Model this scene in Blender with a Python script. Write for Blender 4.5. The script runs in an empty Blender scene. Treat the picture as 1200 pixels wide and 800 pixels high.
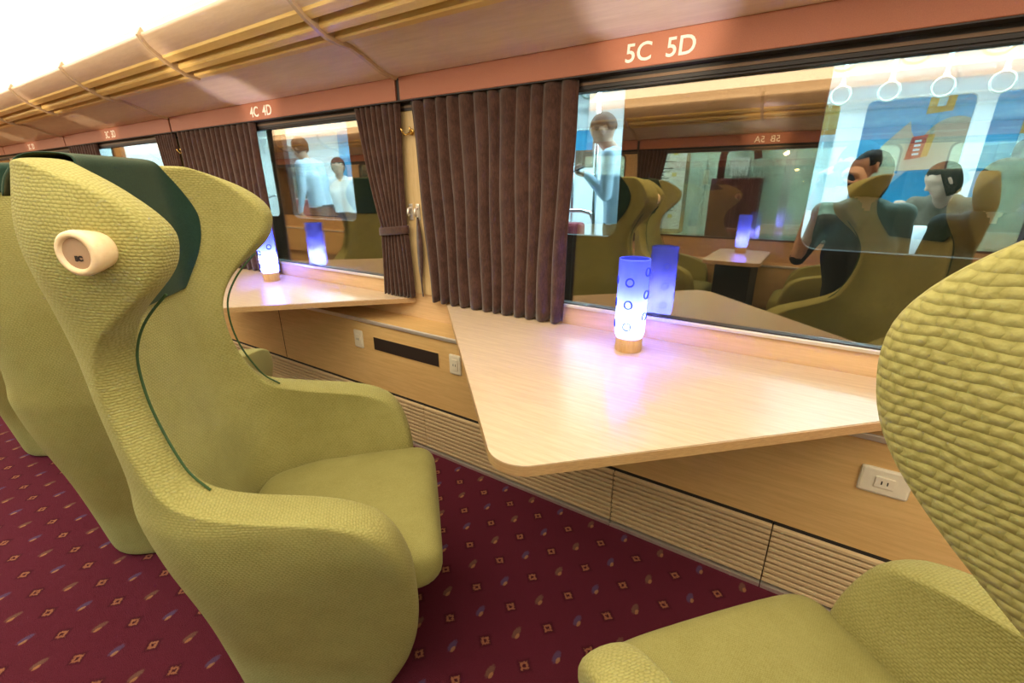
import bpy, bmesh, math, random
from mathutils import Vector, Matrix, Euler, Quaternion, noise as mnoise
random.seed(7)
PI = math.pi
S = bpy.context.scene
COL = S.collection

# ------------------------------------------------------------------ nodes
class NT:
    """tiny helper: arithmetic on node sockets"""
    def __init__(self, nt): self.nt = nt
    def m(self, op, *a):
        n = self.nt.nodes.new('ShaderNodeMath'); n.operation = op
        for i, v in enumerate(a):
            if isinstance(v, (int, float)): n.inputs[i].default_value = v
            else: self.nt.links.new(v, n.inputs[i])
        return n.outputs[0]
    def add(s, a, b): return s.m('ADD', a, b)
    def sub(s, a, b): return s.m('SUBTRACT', a, b)
    def mul(s, a, b): return s.m('MULTIPLY', a, b)
    def smooth(s, v, lo, hi):
        n = s.nt.nodes.new('ShaderNodeMapRange'); n.interpolation_type = 'SMOOTHSTEP'
        s.nt.links.new(v, n.inputs['Value'])
        n.inputs['From Min'].default_value = lo; n.inputs['From Max'].default_value = hi
        return n.outputs['Result']
    def mix(s, f, a, b):
        n = s.nt.nodes.new('ShaderNodeMix'); n.data_type = 'RGBA'
        if isinstance(f, (int, float)): n.inputs[0].default_value = f
        else: s.nt.links.new(f, n.inputs[0])
        for k, v in ((6, a), (7, b)):
            if isinstance(v, tuple): n.inputs[k].default_value = (*v, 1)
            else: s.nt.links.new(v, n.inputs[k])
        return n.outputs[2]
    def coord(s, kind='Object'):
        n = s.nt.nodes.new('ShaderNodeTexCoord'); return n.outputs[kind]
    def sep(s, v):
        n = s.nt.nodes.new('ShaderNodeSeparateXYZ'); s.nt.links.new(v, n.inputs[0]); return n.outputs
    def mapping(s, v, scale=(1, 1, 1), rot=(0, 0, 0)):
        n = s.nt.nodes.new('ShaderNodeMapping'); s.nt.links.new(v, n.inputs[0])
        n.inputs['Scale'].default_value = scale; n.inputs['Rotation'].default_value = rot
        return n.outputs[0]
    def noise(s, v, scale, detail=3, rough=.5):
        n = s.nt.nodes.new('ShaderNodeTexNoise'); s.nt.links.new(v, n.inputs['Vector'])
        n.inputs['Scale'].default_value = scale; n.inputs['Detail'].default_value = detail
        n.inputs['Roughness'].default_value = rough
        return n.outputs['Fac']
    def bump(s, h, strength=.3, dist=.002):
        n = s.nt.nodes.new('ShaderNodeBump'); s.nt.links.new(h, n.inputs['Height'])
        n.inputs['Strength'].default_value = strength; n.inputs['Distance'].default_value = dist
        return n.outputs[0]

def newmat(name):
    m = bpy.data.materials.new(name); m.use_nodes = True
    b = m.node_tree.nodes['Principled BSDF']
    return m, NT(m.node_tree), b

def plain(name, c, rough=.5, metal=0, spec=.5, emit=None, estr=0, var=.06, nscale=40):
    m, n, b = newmat(name)
    f = n.noise(n.coord(), nscale)
    col = n.mix(f, tuple(x*(1-var) for x in c), tuple(min(1, x*(1+var)) for x in c))
    n.nt.links.new(col, b.inputs['Base Color'])
    b.inputs['Roughness'].default_value = rough; b.inputs['Metallic'].default_value = metal
    b.inputs['Specular IOR Level'].default_value = spec
    if emit:
        b.inputs['Emission Color'].default_value = (*emit, 1); b.inputs['Emission Strength'].default_value = estr
    return m

def wood(name, c1, c2, rough=.35, scale=(2, 30, 30), nscale=3, spec=.5, bumpy=.05):
    m, n, b = newmat(name)
    v = n.mapping(n.coord(), scale)
    f = n.noise(v, nscale, 4, .6)
    f2 = n.noise(n.mapping(n.coord(), tuple(x*6 for x in scale)), nscale, 2)
    f = n.smooth(n.add(n.mul(f, .75), n.mul(f2, .25)), .3, .7)
    n.nt.links.new(n.mix(f, c1, c2), b.inputs['Base Color'])
    b.inputs['Roughness'].default_value = rough; b.inputs['Specular IOR Level'].default_value = spec
    n.nt.links.new(n.bump(f2, bumpy, .0005), b.inputs['Normal'])
    return m

def carpet_mat():
    m, n, b = newmat('carpet')
    x, y, z = n.sep(n.coord())
    P = .126
    def cell(v, off):
        t = n.m('DIVIDE', n.sub(v, off), P); fl = n.m('FLOOR', n.add(t, .5)); return n.sub(t, fl), fl
    wob = n.mul(n.sub(n.noise(n.coord(), 190, 2), .5), .14)
    fx, ix = cell(x, -1.446); fy, iy = cell(y, -1.33)
    d = n.add(n.add(n.m('ABSOLUTE', fx), n.m('ABSOLUTE', fy)), wob)
    gx, jx = cell(x, -1.446+P/2); gy, jy = cell(y, -1.33+P/2)
    pile = n.noise(n.coord(), 420, 2); big = n.noise(n.coord(), 5, 2)
    base = n.mix(pile, (.058, .008, .0155), (.14, .022, .036))
    base = n.mix(n.mul(big, .35), base, (.11, .01, .03))
    dark = n.mul(n.m('SUBTRACT', 1, n.smooth(d, .10, .25)), .7)
    c = n.mix(dark, base, (.035, .004, .01))
    ring = n.mul(n.smooth(d, .03, .065), n.m('SUBTRACT', 1, n.smooth(d, .09, .14)))
    c = n.mix(n.mul(ring, .7), c, (.40, .16, .08))
    par = n.m('MODULO', n.m('ABSOLUTE', n.add(jx, jy)), 2)
    par = n.m('MODULO', n.m('ABSOLUTE', jx), 2)
    # smudge motif: tan fleck with a blue or olive streak
    def ell(ox, oy, rx, ry):
        a = n.m('POWER', n.m('DIVIDE', n.sub(gx, ox), rx), 2); e = n.m('POWER', n.m('DIVIDE', n.sub(gy, oy), ry), 2)
        return n.m('SUBTRACT', 1, n.smooth(n.add(n.add(a, e), n.mul(wob, 8)), .35, 1.1))
    streak = n.mix(par, (.09, .08, .17), (.19, .11, .065))
    c = n.mix(n.mul(ell(-.03, .03, .08, .17), .55), c, streak)
    c = n.mix(n.mul(ell(.03, -.03, .045, .085), .65), c, (.42, .20, .08))
    n.nt.links.new(c, b.inputs['Base Color'])
    b.inputs['Roughness'].default_value = .95; b.inputs['Specular IOR Level'].default_value = .1
    n.nt.links.new(n.bump(pile, .7, .006), b.inputs['Normal'])
    return m

def fabric_mat(name, c1, c2, stitch=(.0082, .0050), strength=.4, depth=.002, fine_s=300):
    """knitted upholstery: staggered stitches and a fine melange"""
    m, n, b = newmat(name)
    crd = n.coord()
    x, y, z = n.sep(crd); nx, ny, nz = n.sep(n.coord('Normal'))
    sy = n.m('GREATER_THAN', n.m('ABSOLUTE', ny), n.m('ABSOLUTE', nx)); fl = n.m('GREATER_THAN', n.m('ABSOLUTE', nz), .8)
    inv = lambda q: n.m('SUBTRACT', 1, q)
    u = n.add(n.mul(sy, x), n.mul(inv(sy), y)); v = n.add(n.mul(fl, n.add(n.mul(sy, y), n.mul(inv(sy), x))), n.mul(inv(fl), z))
    wob = n.sub(n.noise(crd, 70, 2), .5); wob2 = n.sub(n.noise(crd, 45, 2), .5)
    vv = n.add(n.add(n.m('DIVIDE', v, stitch[1]), n.mul(u, 14.0)), n.mul(wob2, 1.0)); row = n.m('FLOOR', vv)
    uu = n.add(n.add(n.m('DIVIDE', u, stitch[0]), n.mul(row, .5)), n.mul(wob, 1.5))
    h = n.m('POWER', n.mul(n.add(n.mul(n.m('ABSOLUTE', n.m('SINE', n.mul(uu, PI))), .7), .3), n.add(n.mul(n.m('ABSOLUTE', n.m('SINE', n.mul(vv, PI))), .65), .35)), .7)
    big = n.noise(crd, 9, 4, .65); fine = n.noise(crd, fine_s, 2)
    f = n.add(n.mul(h, .30), n.add(n.mul(big, .35), n.mul(fine, .35)))
    n.nt.links.new(n.mix(n.smooth(f, .3, .75), c1, c2), b.inputs['Base Color'])
    b.inputs['Roughness'].default_value = .9; b.inputs['Specular IOR Level'].default_value = .12
    b.inputs['Sheen Weight'].default_value = .2; b.inputs['Sheen Roughness'].default_value = .4
    b.inputs['Sheen Tint'].default_value = (.9, .85, .5, 1)
    n.nt.links.new(n.bump(n.add(h, n.mul(fine, .4)), strength, depth), b.inputs['Normal'])
    return m

def cloth_mat(name, c1, c2, scale=(200, 200, 60)):
    m, n, b = newmat(name)
    f = n.noise(n.mapping(n.coord(), scale), 1, 3, .7); g = n.noise(n.coord(), 22, 3)
    n.nt.links.new(n.mix(n.smooth(n.add(n.mul(f, .6), n.mul(g, .4)), .3, .7), c1, c2), b.inputs['Base Color'])
    b.inputs['Roughness'].default_value = .85; b.inputs['Specular IOR Level'].default_value = .2
    b.inputs['Sheen Weight'].default_value = .3
    n.nt.links.new(n.bump(f, .3, .001), b.inputs['Normal'])
    return m

def glass_mat(name, refl, tint, rtint, rough=0.0):
    m = bpy.data.materials.new(name); m.use_nodes = True
    nt = m.node_tree; nt.nodes.clear()
    o = nt.nodes.new('ShaderNodeOutputMaterial'); mx = nt.nodes.new('ShaderNodeMixShader')
    t = nt.nodes.new('ShaderNodeBsdfTransparent'); g = nt.nodes.new('ShaderNodeBsdfGlossy')
    t.inputs[0].default_value = (*tint, 1); g.inputs['Color'].default_value = (*rtint, 1)
    g.inputs['Roughness'].default_value = rough
    lw = nt.nodes.new('ShaderNodeLayerWeight'); lw.inputs[0].default_value = .25
    n = NT(nt)
    f = n.m('MINIMUM', n.add(n.mul(lw.outputs['Fresnel'], .15), refl), 1.0)
    nt.links.new(f, mx.inputs[0]); nt.links.new(t.outputs[0], mx.inputs[1]); nt.links.new(g.outputs[0], mx.inputs[2])
    nt.links.new(mx.outputs[0], o.inputs[0])
    return m

def emit_mat(name, c, s):
    m = bpy.data.materials.new(name); m.use_nodes = True
    nt = m.node_tree; nt.nodes.clear()
    o = nt.nodes.new('ShaderNodeOutputMaterial'); e = nt.nodes.new('ShaderNodeEmission')
    e.inputs[0].default_value = (*c, 1); e.inputs[1].default_value = s
    nt.links.new(e.outputs[0], o.inputs[0])
    return m

def shade_mat(name):
    """blue glass lamp tube: lets the bulb inside shine through"""
    m = bpy.data.materials.new(name); m.use_nodes = True
    nt = m.node_tree; nt.nodes.clear(); n = NT(nt)
    o = nt.nodes.new('ShaderNodeOutputMaterial')
    tl = nt.nodes.new('ShaderNodeBsdfTranslucent'); df = nt.nodes.new('ShaderNodeBsdfDiffuse'); gl = nt.nodes.new('ShaderNodeBsdfGlossy')
    f = n.noise(n.coord(), 30)
    nt.links.new(n.mix(f, (.070, .086, .42), (.078, .094, .45)), tl.inputs[0])
    df.inputs[0].default_value = (.02, .035, .3, 1); gl.inputs['Roughness'].default_value = .08
    m1 = nt.nodes.new('ShaderNodeMixShader'); m1.inputs[0].default_value = .3
    nt.links.new(tl.outputs[0], m1.inputs[1]); nt.links.new(df.outputs[0], m1.inputs[2])
    m2 = nt.nodes.new('ShaderNodeMixShader'); m2.inputs[0].default_value = .05
    nt.links.new(m1.outputs[0], m2.inputs[1]); nt.links.new(gl.outputs[0], m2.inputs[2])
    nt.links.new(m2.outputs[0], o.inputs[0])
    return m

M = dict(
    carpet=carpet_mat(),
    green=fabric_mat('green_upholstery', (.245, .220, .062), (.375, .342, .120), strength=.65, depth=.0021),
    cushion=fabric_mat('green_cushion', (.235, .210, .060), (.335, .307, .105), (.004, .003), .25, .0012),
    greendark=fabric_mat('dark_green_cover', (.009, .026, .018), (.018, .046, .031), (.003, .002), .25, .001),
    piping=plain('green_piping', (.03, .075, .02), .8),
    basecloth=plain('green_plinth', (.10, .10, .022), .9),
    table=wood('table_oak', (.57, .42, .27), (.68, .52, .35), .3, (3, 40, 40), 2.2, .4),
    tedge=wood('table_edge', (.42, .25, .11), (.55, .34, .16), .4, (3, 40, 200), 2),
    panel=wood('panel_wood', (.58, .36, .13), (.68, .44, .18), .45, (2, 30, 30), 3),
    sill=wood('sill_wood', (.62, .40, .20), (.72, .48, .26), .35, (2, 40, 40), 3),
    post=wood('post_wood', (.58, .40, .18), (.68, .49, .25), .4, (30, 30, 3), 3),
    grille=wood('grille_slats', (.56, .41, .22), (.66, .50, .28), .38, (2, 40, 40), 3),
    dark=plain('dark_void', (.012, .009, .007), .8),
    slot=plain('dark_slot', (.02, .011, .007), .6),
    chrome=plain('brushed_metal', (.80, .74, .66), .42, .8),
    gold=plain('brass', (.75, .5, .16), .25, 1),
    band=plain('seat_number_band', (.36, .125, .068), .5, .25, .5, var=.22, nscale=420),
    letter=plain('cream_lettering', (.80, .75, .68), .5, var=.02),
    cove=wood('cove_panel', (.62, .44, .30), (.70, .52, .37), .3, (2, 25, 25), 3),
    coveslat=wood('cove_slat', (.68, .45, .15), (.78, .54, .20), .35, (2, 40, 40), 3),
    rib=plain('cove_rib', (.50, .35, .22), .4),
    rail=plain('black_rail', (.014, .008, .007), .5),
    railbronze=plain('bronze_rail', (.12, .07, .04), .4, .5),
    curtain=cloth_mat('brown_curtain', (.036, .014, .0095), (.088, .040, .027)),
    glass=glass_mat('window_glass', .235, (.82, .91, .93), (1, .80, .58)),
    ceil=emit_mat('ceiling_glow', (1, .87, .64), 3.5), ceil2=emit_mat('ceiling_glow_middle', (1, .87, .67), 3.9),  # emission put into the ceiling in place of hidden indirect lighting
    cream=plain('cream_plastic', (.72, .64, .48), .4, var=.02),
    knobw=wood('turned_maple', (.80, .58, .33), (.86, .66, .42), .35, (8, 30, 30), 2),
    knobd=plain('knob_disc', (.42, .26, .15), .5),
    shade=shade_mat('blue_lamp_glass'),
    ringm=plain('blue_glass_ring', (.02, .04, .5), .15),
    lampwood=wood('lamp_base_wood', (.52, .30, .11), (.64, .40, .17), .4, (20, 20, 3), 3),
    wallw=wood('wall_wood', (.48, .29, .12), (.58, .37, .17), .45, (2, 30, 30), 3),
)

# ------------------------------------------------------------------ mesh helpers
def link(name, bm, mats, parent=None, smooth=False, recalc=True):
    if recalc: bmesh.ops.recalc_face_normals(bm, faces=bm.faces[:])
    me = bpy.data.meshes.new(name); bm.to_mesh(me); bm.free()
    for m in (mats if isinstance(mats, (list, tuple)) else [mats]): me.materials.append(m)
    if smooth:
        for p in me.polygons: p.use_smooth = True
    o = bpy.data.objects.new(name, me); COL.objects.link(o)
    if parent: o.parent = parent
    return o

def structure(o): o['kind'] = 'structure'; return o
def tag(o, label, cat, group=None):
    o['label'] = label; o['category'] = cat
    if group: o['group'] = group
    return o
def thing(name, label, cat, loc=(0, 0, 0), rz=0, group=None):
    o = bpy.data.objects.new(name, None); COL.objects.link(o); o.empty_display_size = .1
    o.location = loc; o.rotation_euler = (0, 0, rz)
    return tag(o, label, cat, group)
def copy_tree(o, parent=None):
    c = o.copy(); COL.objects.link(c)
    if parent: c.parent = parent
    for ch in o.children: copy_tree(ch, c)
    return c

def box(bm, a, b, mi=0, bev=0):
    vs = [bm.verts.new((x, y, z)) for x in (a[0], b[0]) for y in (a[1], b[1]) for z in (a[2], b[2])]
    F = [(0, 1, 3, 2), (4, 6, 7, 5), (0, 4, 5, 1), (2, 3, 7, 6), (0, 2, 6, 4), (1, 5, 7, 3)]
    fs = [bm.faces.new([vs[i] for i in f]) for f in F]
    for f in fs: f.material_index = mi
    if bev:
        es = list({e for f in fs for e in f.edges})
        r = bmesh.ops.bevel(bm, geom=es, offset=bev, segments=2, affect='EDGES', profile=.5)
        for f in r['faces']: f.material_index = mi
def boxobj(name, a, b, mat, parent=None, bev=0):
    bm = bmesh.new(); box(bm, a, b, 0, bev); return link(name, bm, mat, parent)

def lathe(bm, prof, n=32, mi=0, mtx=None, cap=True):
    rings = []
    for r, z in prof:
        ring = []
        for k in range(n):
            p = Vector((r*math.cos(2*PI*k/n), r*math.sin(2*PI*k/n), z))
            ring.append(bm.verts.new(mtx @ p if mtx else p))
        rings.append(ring)
    for a, b in zip(rings, rings[1:]):
        for k in range(n):
            f = bm.faces.new((a[k], a[(k+1) % n], b[(k+1) % n], b[k])); f.material_index = mi; f.smooth = True
    if cap:
        for ring in (rings[0], rings[-1]):
            f = bm.faces.new(ring); f.material_index = mi
    return rings

def torus(bm, R, r, mtx, n=28, k=10, mi=0):
    g = []
    for i in range(n):
        a = 2*PI*i/n; row = []
        for j in range(k):
            b = 2*PI*j/k
            row.append(bm.verts.new(mtx @ Vector(((R+r*math.cos(b))*math.cos(a), (R+r*math.cos(b))*math.sin(a), r*math.sin(b)))))
        g.append(row)
    for i in range(n):
        for j in range(k):
            f = bm.faces.new((g[i][j], g[(i+1) % n][j], g[(i+1) % n][(j+1) % k], g[i][(j+1) % k])); f.smooth = True; f.material_index = mi

def tube(bm, pts, r, n=8, mi=0):
    pts = [Vector(p) for p in pts]; rings = []
    up = Vector((0, 0, 1))
    prev = None
    for i, p in enumerate(pts):
        t = (pts[min(i+1, len(pts)-1)]-pts[max(i-1, 0)]).normalized()
        if prev is None:
            a = t.cross(up)
            if a.length < .01: a = t.cross(Vector((1, 0, 0)))
        else: a = prev - t*prev.dot(t)
        a.normalize(); prev = a; b = t.cross(a)
        rr = r[i] if isinstance(r, (list, tuple)) else r
        rings.append([bm.verts.new(p + rr*(a*math.cos(2*PI*k/n)+b*math.sin(2*PI*k/n))) for k in range(n)])
    for A, B in zip(rings, rings[1:]):
        for k in range(n):
            f = bm.faces.new((A[k], A[(k+1) % n], B[(k+1) % n], B[k])); f.smooth = True; f.material_index = mi
    bm.faces.new(rings[0]).material_index = mi; bm.faces.new(rings[-1]).material_index = mi

def prism(bm, poly, z0, z1, mi_top=0, mi_side=0):
    lo = [bm.verts.new((x, y, z0)) for x, y in poly]; hi = [bm.verts.new((x, y, z1)) for x, y in poly]
    f = bm.faces.new(hi); f.material_index = mi_top
    f = bm.faces.new(lo[::-1]); f.material_index = mi_side
    n = len(poly)
    for k in range(n):
        f = bm.faces.new((lo[k], lo[(k+1) % n], hi[(k+1) % n], hi[k])); f.material_index = mi_side

def sweep_x(bm, prof, x0, x1, mi=0, closed=False):
    """extrude a (y,z) profile along x"""
    a = [bm.verts.new((x0, y, z)) for y, z in prof]; b = [bm.verts.new((x1, y, z)) for y, z in prof]
    n = len(prof)
    for k in range(n if closed else n-1):
        f = bm.faces.new((a[k], a[(k+1) % n], b[(k+1) % n], b[k])); f.material_index = mi
    if closed:
        bm.faces.new(a).material_index = mi; bm.faces.new(b[::-1]).material_index = mi

def interp(tab, z):
    """smooth monotone-ish (Catmull-Rom) interpolation in a table of (z, v)"""
    if z <= tab[0][0]: return tab[0][1]
    if z >= tab[-1][0]: return tab[-1][1]
    for i in range(len(tab)-1):
        if tab[i][0] <= z <= tab[i+1][0]: break
    (z0, a), (z1, b) = tab[i], tab[i+1]
    t = (z-z0)/(z1-z0)
    def slope(j):
        if j <= 0 or j >= len(tab)-1: return 0 if len(tab) < 3 else (tab[min(j+1, len(tab)-1)][1]-tab[max(j-1, 0)][1])/(tab[min(j+1, len(tab)-1)][0]-tab[max(j-1, 0)][0])
        l = (tab[j][1]-tab[j-1][1])/(tab[j][0]-tab[j-1][0]); r = (tab[j+1][1]-tab[j][1])/(tab[j+1][0]-tab[j][0])
        return 0 if l*r <= 0 else 2*l*r/(l+r)
    m0, m1 = slope(i)*(z1-z0), slope(i+1)*(z1-z0)
    return (2*t**3-3*t*t+1)*a + (t**3-2*t*t+t)*m0 + (-2*t**3+3*t*t)*b + (t**3-t*t)*m1

def text_mesh(body, size, loc, rot, mat, parent, name='lettering', extrude=.0008, align='CENTER', shear=0):
    cu = bpy.data.curves.new('t', 'FONT'); cu.body = body; cu.size = size; cu.extrude = extrude
    cu.align_x = align; cu.align_y = 'CENTER'; cu.shear = shear; cu.offset = .0007; cu.resolution_u = 4
    t = bpy.data.objects.new('t', cu); COL.objects.link(t)
    dg = bpy.context.evaluated_depsgraph_get(); dg.update()
    me = bpy.data.meshes.new_from_object(t.evaluated_get(dg))
    bpy.data.objects.remove(t); bpy.data.curves.remove(cu)
    me.materials.clear(); me.materials.append(mat)
    o = bpy.data.objects.new(name, me); COL.objects.link(o)
    o.location = loc; o.rotation_euler = rot
    if parent: o.parent = parent
    return o

# ------------------------------------------------------------------ dimensions
RIB0, PITCH = -1.45, 1.96          # a wall rib and the length of one bay
W = 2.70                            # inside width of the carriage
XA, XB = RIB0-5*PITCH, RIB0+3*PITCH # ends of the carriage
ZT = .688                           # table top

# ------------------------------------------------------------------ camera
cd = bpy.data.cameras.new('camera'); cam = bpy.data.objects.new('camera_view', cd); COL.objects.link(cam)
cd.sensor_width = 36; cd.lens = 16; cd.clip_start = .02
X = Vector((860, 182, -533.33)).normalized()
D = Vector((12, 1504, 533.33)).normalized(); D = (D - X*D.dot(X)).normalized()
Zc = -D; Yc = Zc.cross(X)
if Yc.z < 0: Yc = -Yc
right = Vector((X.x, Yc.x, Zc.x)); down = Vector((X.y, Yc.y, Zc.y)); fwd = Vector((X.z, Yc.z, Zc.z))
CAM = Vector((0, -1.41, 1.19))
cam.matrix_world = Matrix(((right.x, -down.x, -fwd.x, CAM.x), (right.y, -down.y, -fwd.y, CAM.y), (right.z, -down.z, -fwd.z, CAM.z), (0, 0, 0, 1)))
S.camera = cam

# ------------------------------------------------------------------ the carriage shell
structure(boxobj('floor', (XA, -W, -.04), (XB, 0, 0), M['carpet']))

def rrect(x0, x1, z0, z1, r, n=6):
    pts = []
    for cx, cz, a0 in ((x1-r, z0+r, -90), (x1-r, z1-r, 0), (x0+r, z1-r, 90), (x0+r, z0+r, 180)):
        for k in range(n+1):
            a = math.radians(a0+90*k/n); pts.append((cx+r*math.cos(a), cz+r*math.sin(a)))
    return pts

def holed(bm, x0, x1, z0, z1, hole, y0, y1, mi=0):
    """a wall slab between y0 and y1 with one rounded window opening"""
    n = len(hole); q = n//4
    corners = [(x1, z0), (x1, z1), (x0, z1), (x0, z0)]
    for y in (y0, y1):
        c = [bm.verts.new((x, y, z)) for x, z in corners]; h = [bm.verts.new((x, y, z)) for x, z in hole]
        for s in range(4):
            for k in range(q-1): bm.faces.new((c[s], h[s*q+k], h[s*q+k+1])).material_index = mi
            bm.faces.new((c[s], h[s*q+q-1], h[(s*q+q) % n], c[(s+1) % 4])).material_index = mi
        if y == y0: hA, cA = h, c
        else: hB, cB = h, c
    for k in range(n): bm.faces.new((hA[k], hA[(k+1) % n], hB[(k+1) % n], hB[k])).material_index = mi
    for k in range(4): bm.faces.new((cA[k], cA[(k+1) % 4], cB[(k+1) % 4], cB[k])).material_index = mi

def ring_frame(bm, outer, inner, y0, y1, mi=0):
    n = len(outer)
    L = [[bm.verts.new((x, y, z)) for x, z in lp] for lp, y in ((outer, y0), (inner, y0), (inner, y1), (outer, y1))]
    for a in range(4):
        A, B = L[a], L[(a+1) % 4]
        for k in range(n):
            bm.faces.new((A[k], A[(k+1) % n], B[(k+1) % n], B[k])).material_index = mi

YW = .05    # face of the posts and sills; the seat-number band stands 5 cm in front of it
def side(sy, y_off, tagname, numbers, bays, wallmat):
    """one side of the carriage; sy=+1 the window side of the photograph, -1 the opposite one"""
    def T(bm):
        if sy < 0:
            for v in bm.verts: v.co.y = y_off - v.co.y
    for i in bays:
        x0 = RIB0+PITCH*(i-5); x1 = x0+PITCH
        wx0, wx1 = x0+.12, x1-.12
        bm = bmesh.new()
        hole = rrect(wx0, wx1, .755, 1.458, .05)
        holed(bm, x0, x1, .59, 1.56, hole, YW, YW+.05)
        # groove between the post panel and the sill board
        T(bm); structure(link('wall_'+tagname, bm, wallmat))
        bm = bmesh.new()
        for a, b in ((x0, wx0-.01), (wx1+.01, x1)):
            box(bm, (a, YW-.004, .708), (b, YW, 1.5))
        T(bm); structure(link('trim_post', bm, M['post'] if sy > 0 else M['wallw']))
        # window: frame + pane
        n = len(bpy.data.objects)
        bm = bmesh.new()
        ring_frame(bm, hole, rrect(wx0+.012, wx1-.012, .767, 1.446, .045), YW-.004, YW+.03)
        T(bm); wf = structure(link('window_%d' % (i if sy > 0 else i+10), bm, M['rail'] if sy > 0 else M['railbronze']))
        if sy > 0:
            bm = bmesh.new(); box(bm, (wx0+.02, YW-.012, .752), (wx1-.02, YW+.004, .764), 0, .002); structure(link('trim_sill_edge', bm, M['chrome']))
        bm = bmesh.new(); box(bm, (wx0+.010, YW+.010, .765), (wx1-.010, YW+.016, 1.448))
        for v in bm.verts:
            if v.co.z > 1.2: v.co.y += .006   # the panes lean outwards a little
        T(bm); link('pane', bm, M['glass'], wf)
        # seat number band
        bm = bmesh.new(); box(bm, (x0+.011, 0, 1.484), (x1-.011, .012, 1.5635), 0, .002)
        box(bm, (x0-.011, .007, 1.484), (x0+.011, .012, 1.5635), 1)
        T(bm); bo = structure(link('trim_band', bm, [M['band'], M['rail']]))
        if numbers.get(i):
            t = text_mesh(numbers[i], .064, (x0+1.005, -.0006 if sy > 0 else y_off+.0006, 1.5185), (PI/2, 0, 0 if sy > 0 else PI), M['letter'], bo, shear=.04)
        # curtain rails behind the band
        bm = bmesh.new(); box(bm, (x0, .037, 1.462), (x1, .043, 1.470), 1); box(bm, (x0, .040, 1.452), (x1, YW, 1.484), 0); box(bm, (x0, .002, 1.4805), (x1, .040, 1.4838), 0)
        T(bm); structure(link('trim_rail', bm, [M['rail'], M['railbronze']]))
    xa, xb = XA, XB
    # lower panel, ledge, chrome strip
    bm = bmesh.new()
    sweep_x(bm, [(-.08, .237), (-.08, .578), (-.07, .582), (YW, .59), (YW+.05, .59), (YW+.05, 0), (-.02, 0), (-.02, .237)], xa, xb, 0, True)
    T(bm); structure(link('wall_%s_dado' % tagname, bm, M['panel']))
    bm = bmesh.new(); box(bm, (xa, -.088, .566), (xb, -.079, .584), 0, .003)
    T(bm); structure(link('trim_edge', bm, M['chrome']))
    for i in bays:
        bm = bmesh.new(); x = RIB0+PITCH*(i-5)+.98
        box(bm, (x-.002, -.0812, .24), (x+.002, -.0795, .566)); T(bm); structure(link('trim_joint', bm, M['dark']))
    # curved cove
    prof = [(.012, 1.560), (0, 1.5635), (-.035, 1.567), (-.07, 1.577), (-.133, 1.604), (-.195, 1.628), (-.238, 1.637)]
    bm = bmesh.new(); sweep_x(bm, prof, xa, xb); T(bm); structure(link('trim_cove', bm, M['cove'], smooth=True))
    g = [(-.238, 1.637), (-.240, 1.628), (-.262, 1.632), (-.267, 1.637), (-.262, 1.675), (-.300, 1.69), (-.292, 1.648), (-.296, 1.641), (-.318, 1.651), (-.323, 1.657),
         (-.318, 1.70), (-.358, 1.715), (-.346, 1.676), (-.349, 1.669), (-.374, 1.683), (-.378, 1.692)]
    bm = bmesh.new(); sweep_x(bm, g, xa, xb); T(bm); structure(link('trim_louvre', bm, M['coveslat']))
    u = [(-.378, 1.692), (-.395, 1.704), (-.415, 1.722), (-.432, 1.745), (-.438, 1.757), (-.434, 1.762), (-.41, 1.762), (-.36, 1.80), (-.30, 1.95)]
    bm = bmesh.new(); sweep_x(bm, u, xa, xb); T(bm); structure(link('trim_cornice', bm, M['cove'], smooth=True))
    full = [(.0, 1.5635), (-.07, 1.577), (-.133, 1.604), (-.195, 1.628), (-.240, 1.630), (-.29, 1.639), (-.32, 1.655), (-.36, 1.676), (-.395, 1.704), (-.415, 1.722), (-.432, 1.745), (-.443, 1.765)]
    for i in bays:
        for k, pf in ((0, full), (.98, full[4:])):
            x = RIB0+PITCH*(i-5)+k
            if x < xa+.02: continue
            bm = bmesh.new()
            lo = [(y-.006, z-.011) for y, z in pf]; hi = [(y+.012, z+.018) for y, z in pf][::-1]
            sweep_x(bm, lo+hi, x-.0085, x+.0085, 0, True); T(bm); structure(link('trim_rib', bm, M['rib']))
bays = range(0, 8)
side(+1, 0, 'right', {5: '5C  5D', 4: '4C  4D', 3: '3C  3D', 2: '2C  2D', 6: '6C  6D'}, bays, M['sill'])
side(-1, -W, 'left', {5: '5B  5A', 4: '4B  4A', 6: '6B  6A', 3: '3B  3A'}, bays, M['wallw'])
# vault with an added glow standing in for its indirect lighting; end walls
bm = bmesh.new()
vault = [(-.33, 1.80), (-.36, 1.86), (-.45, 1.94), (-.62, 2.02), (-.85, 2.08), (-1.1, 2.11), (-1.35, 2.12)]
vault = vault + [(-W-y, z) for y, z in vault[-2::-1]]
sweep_x(bm, vault, XA, XB)
for f in bm.faces:
    if abs(f.calc_center_median().y+W/2) < .62: f.material_index = 1
structure(link('ceiling', bm, [M['ceil'], M['ceil2']], smooth=True))
for nm, x in (('wall_rear', XA), ('wall_front', XB)):
    structure(boxobj(nm, (x-.03, -W-.1, 0), (x+.03, .1, 2.2), M['wallw']))

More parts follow.
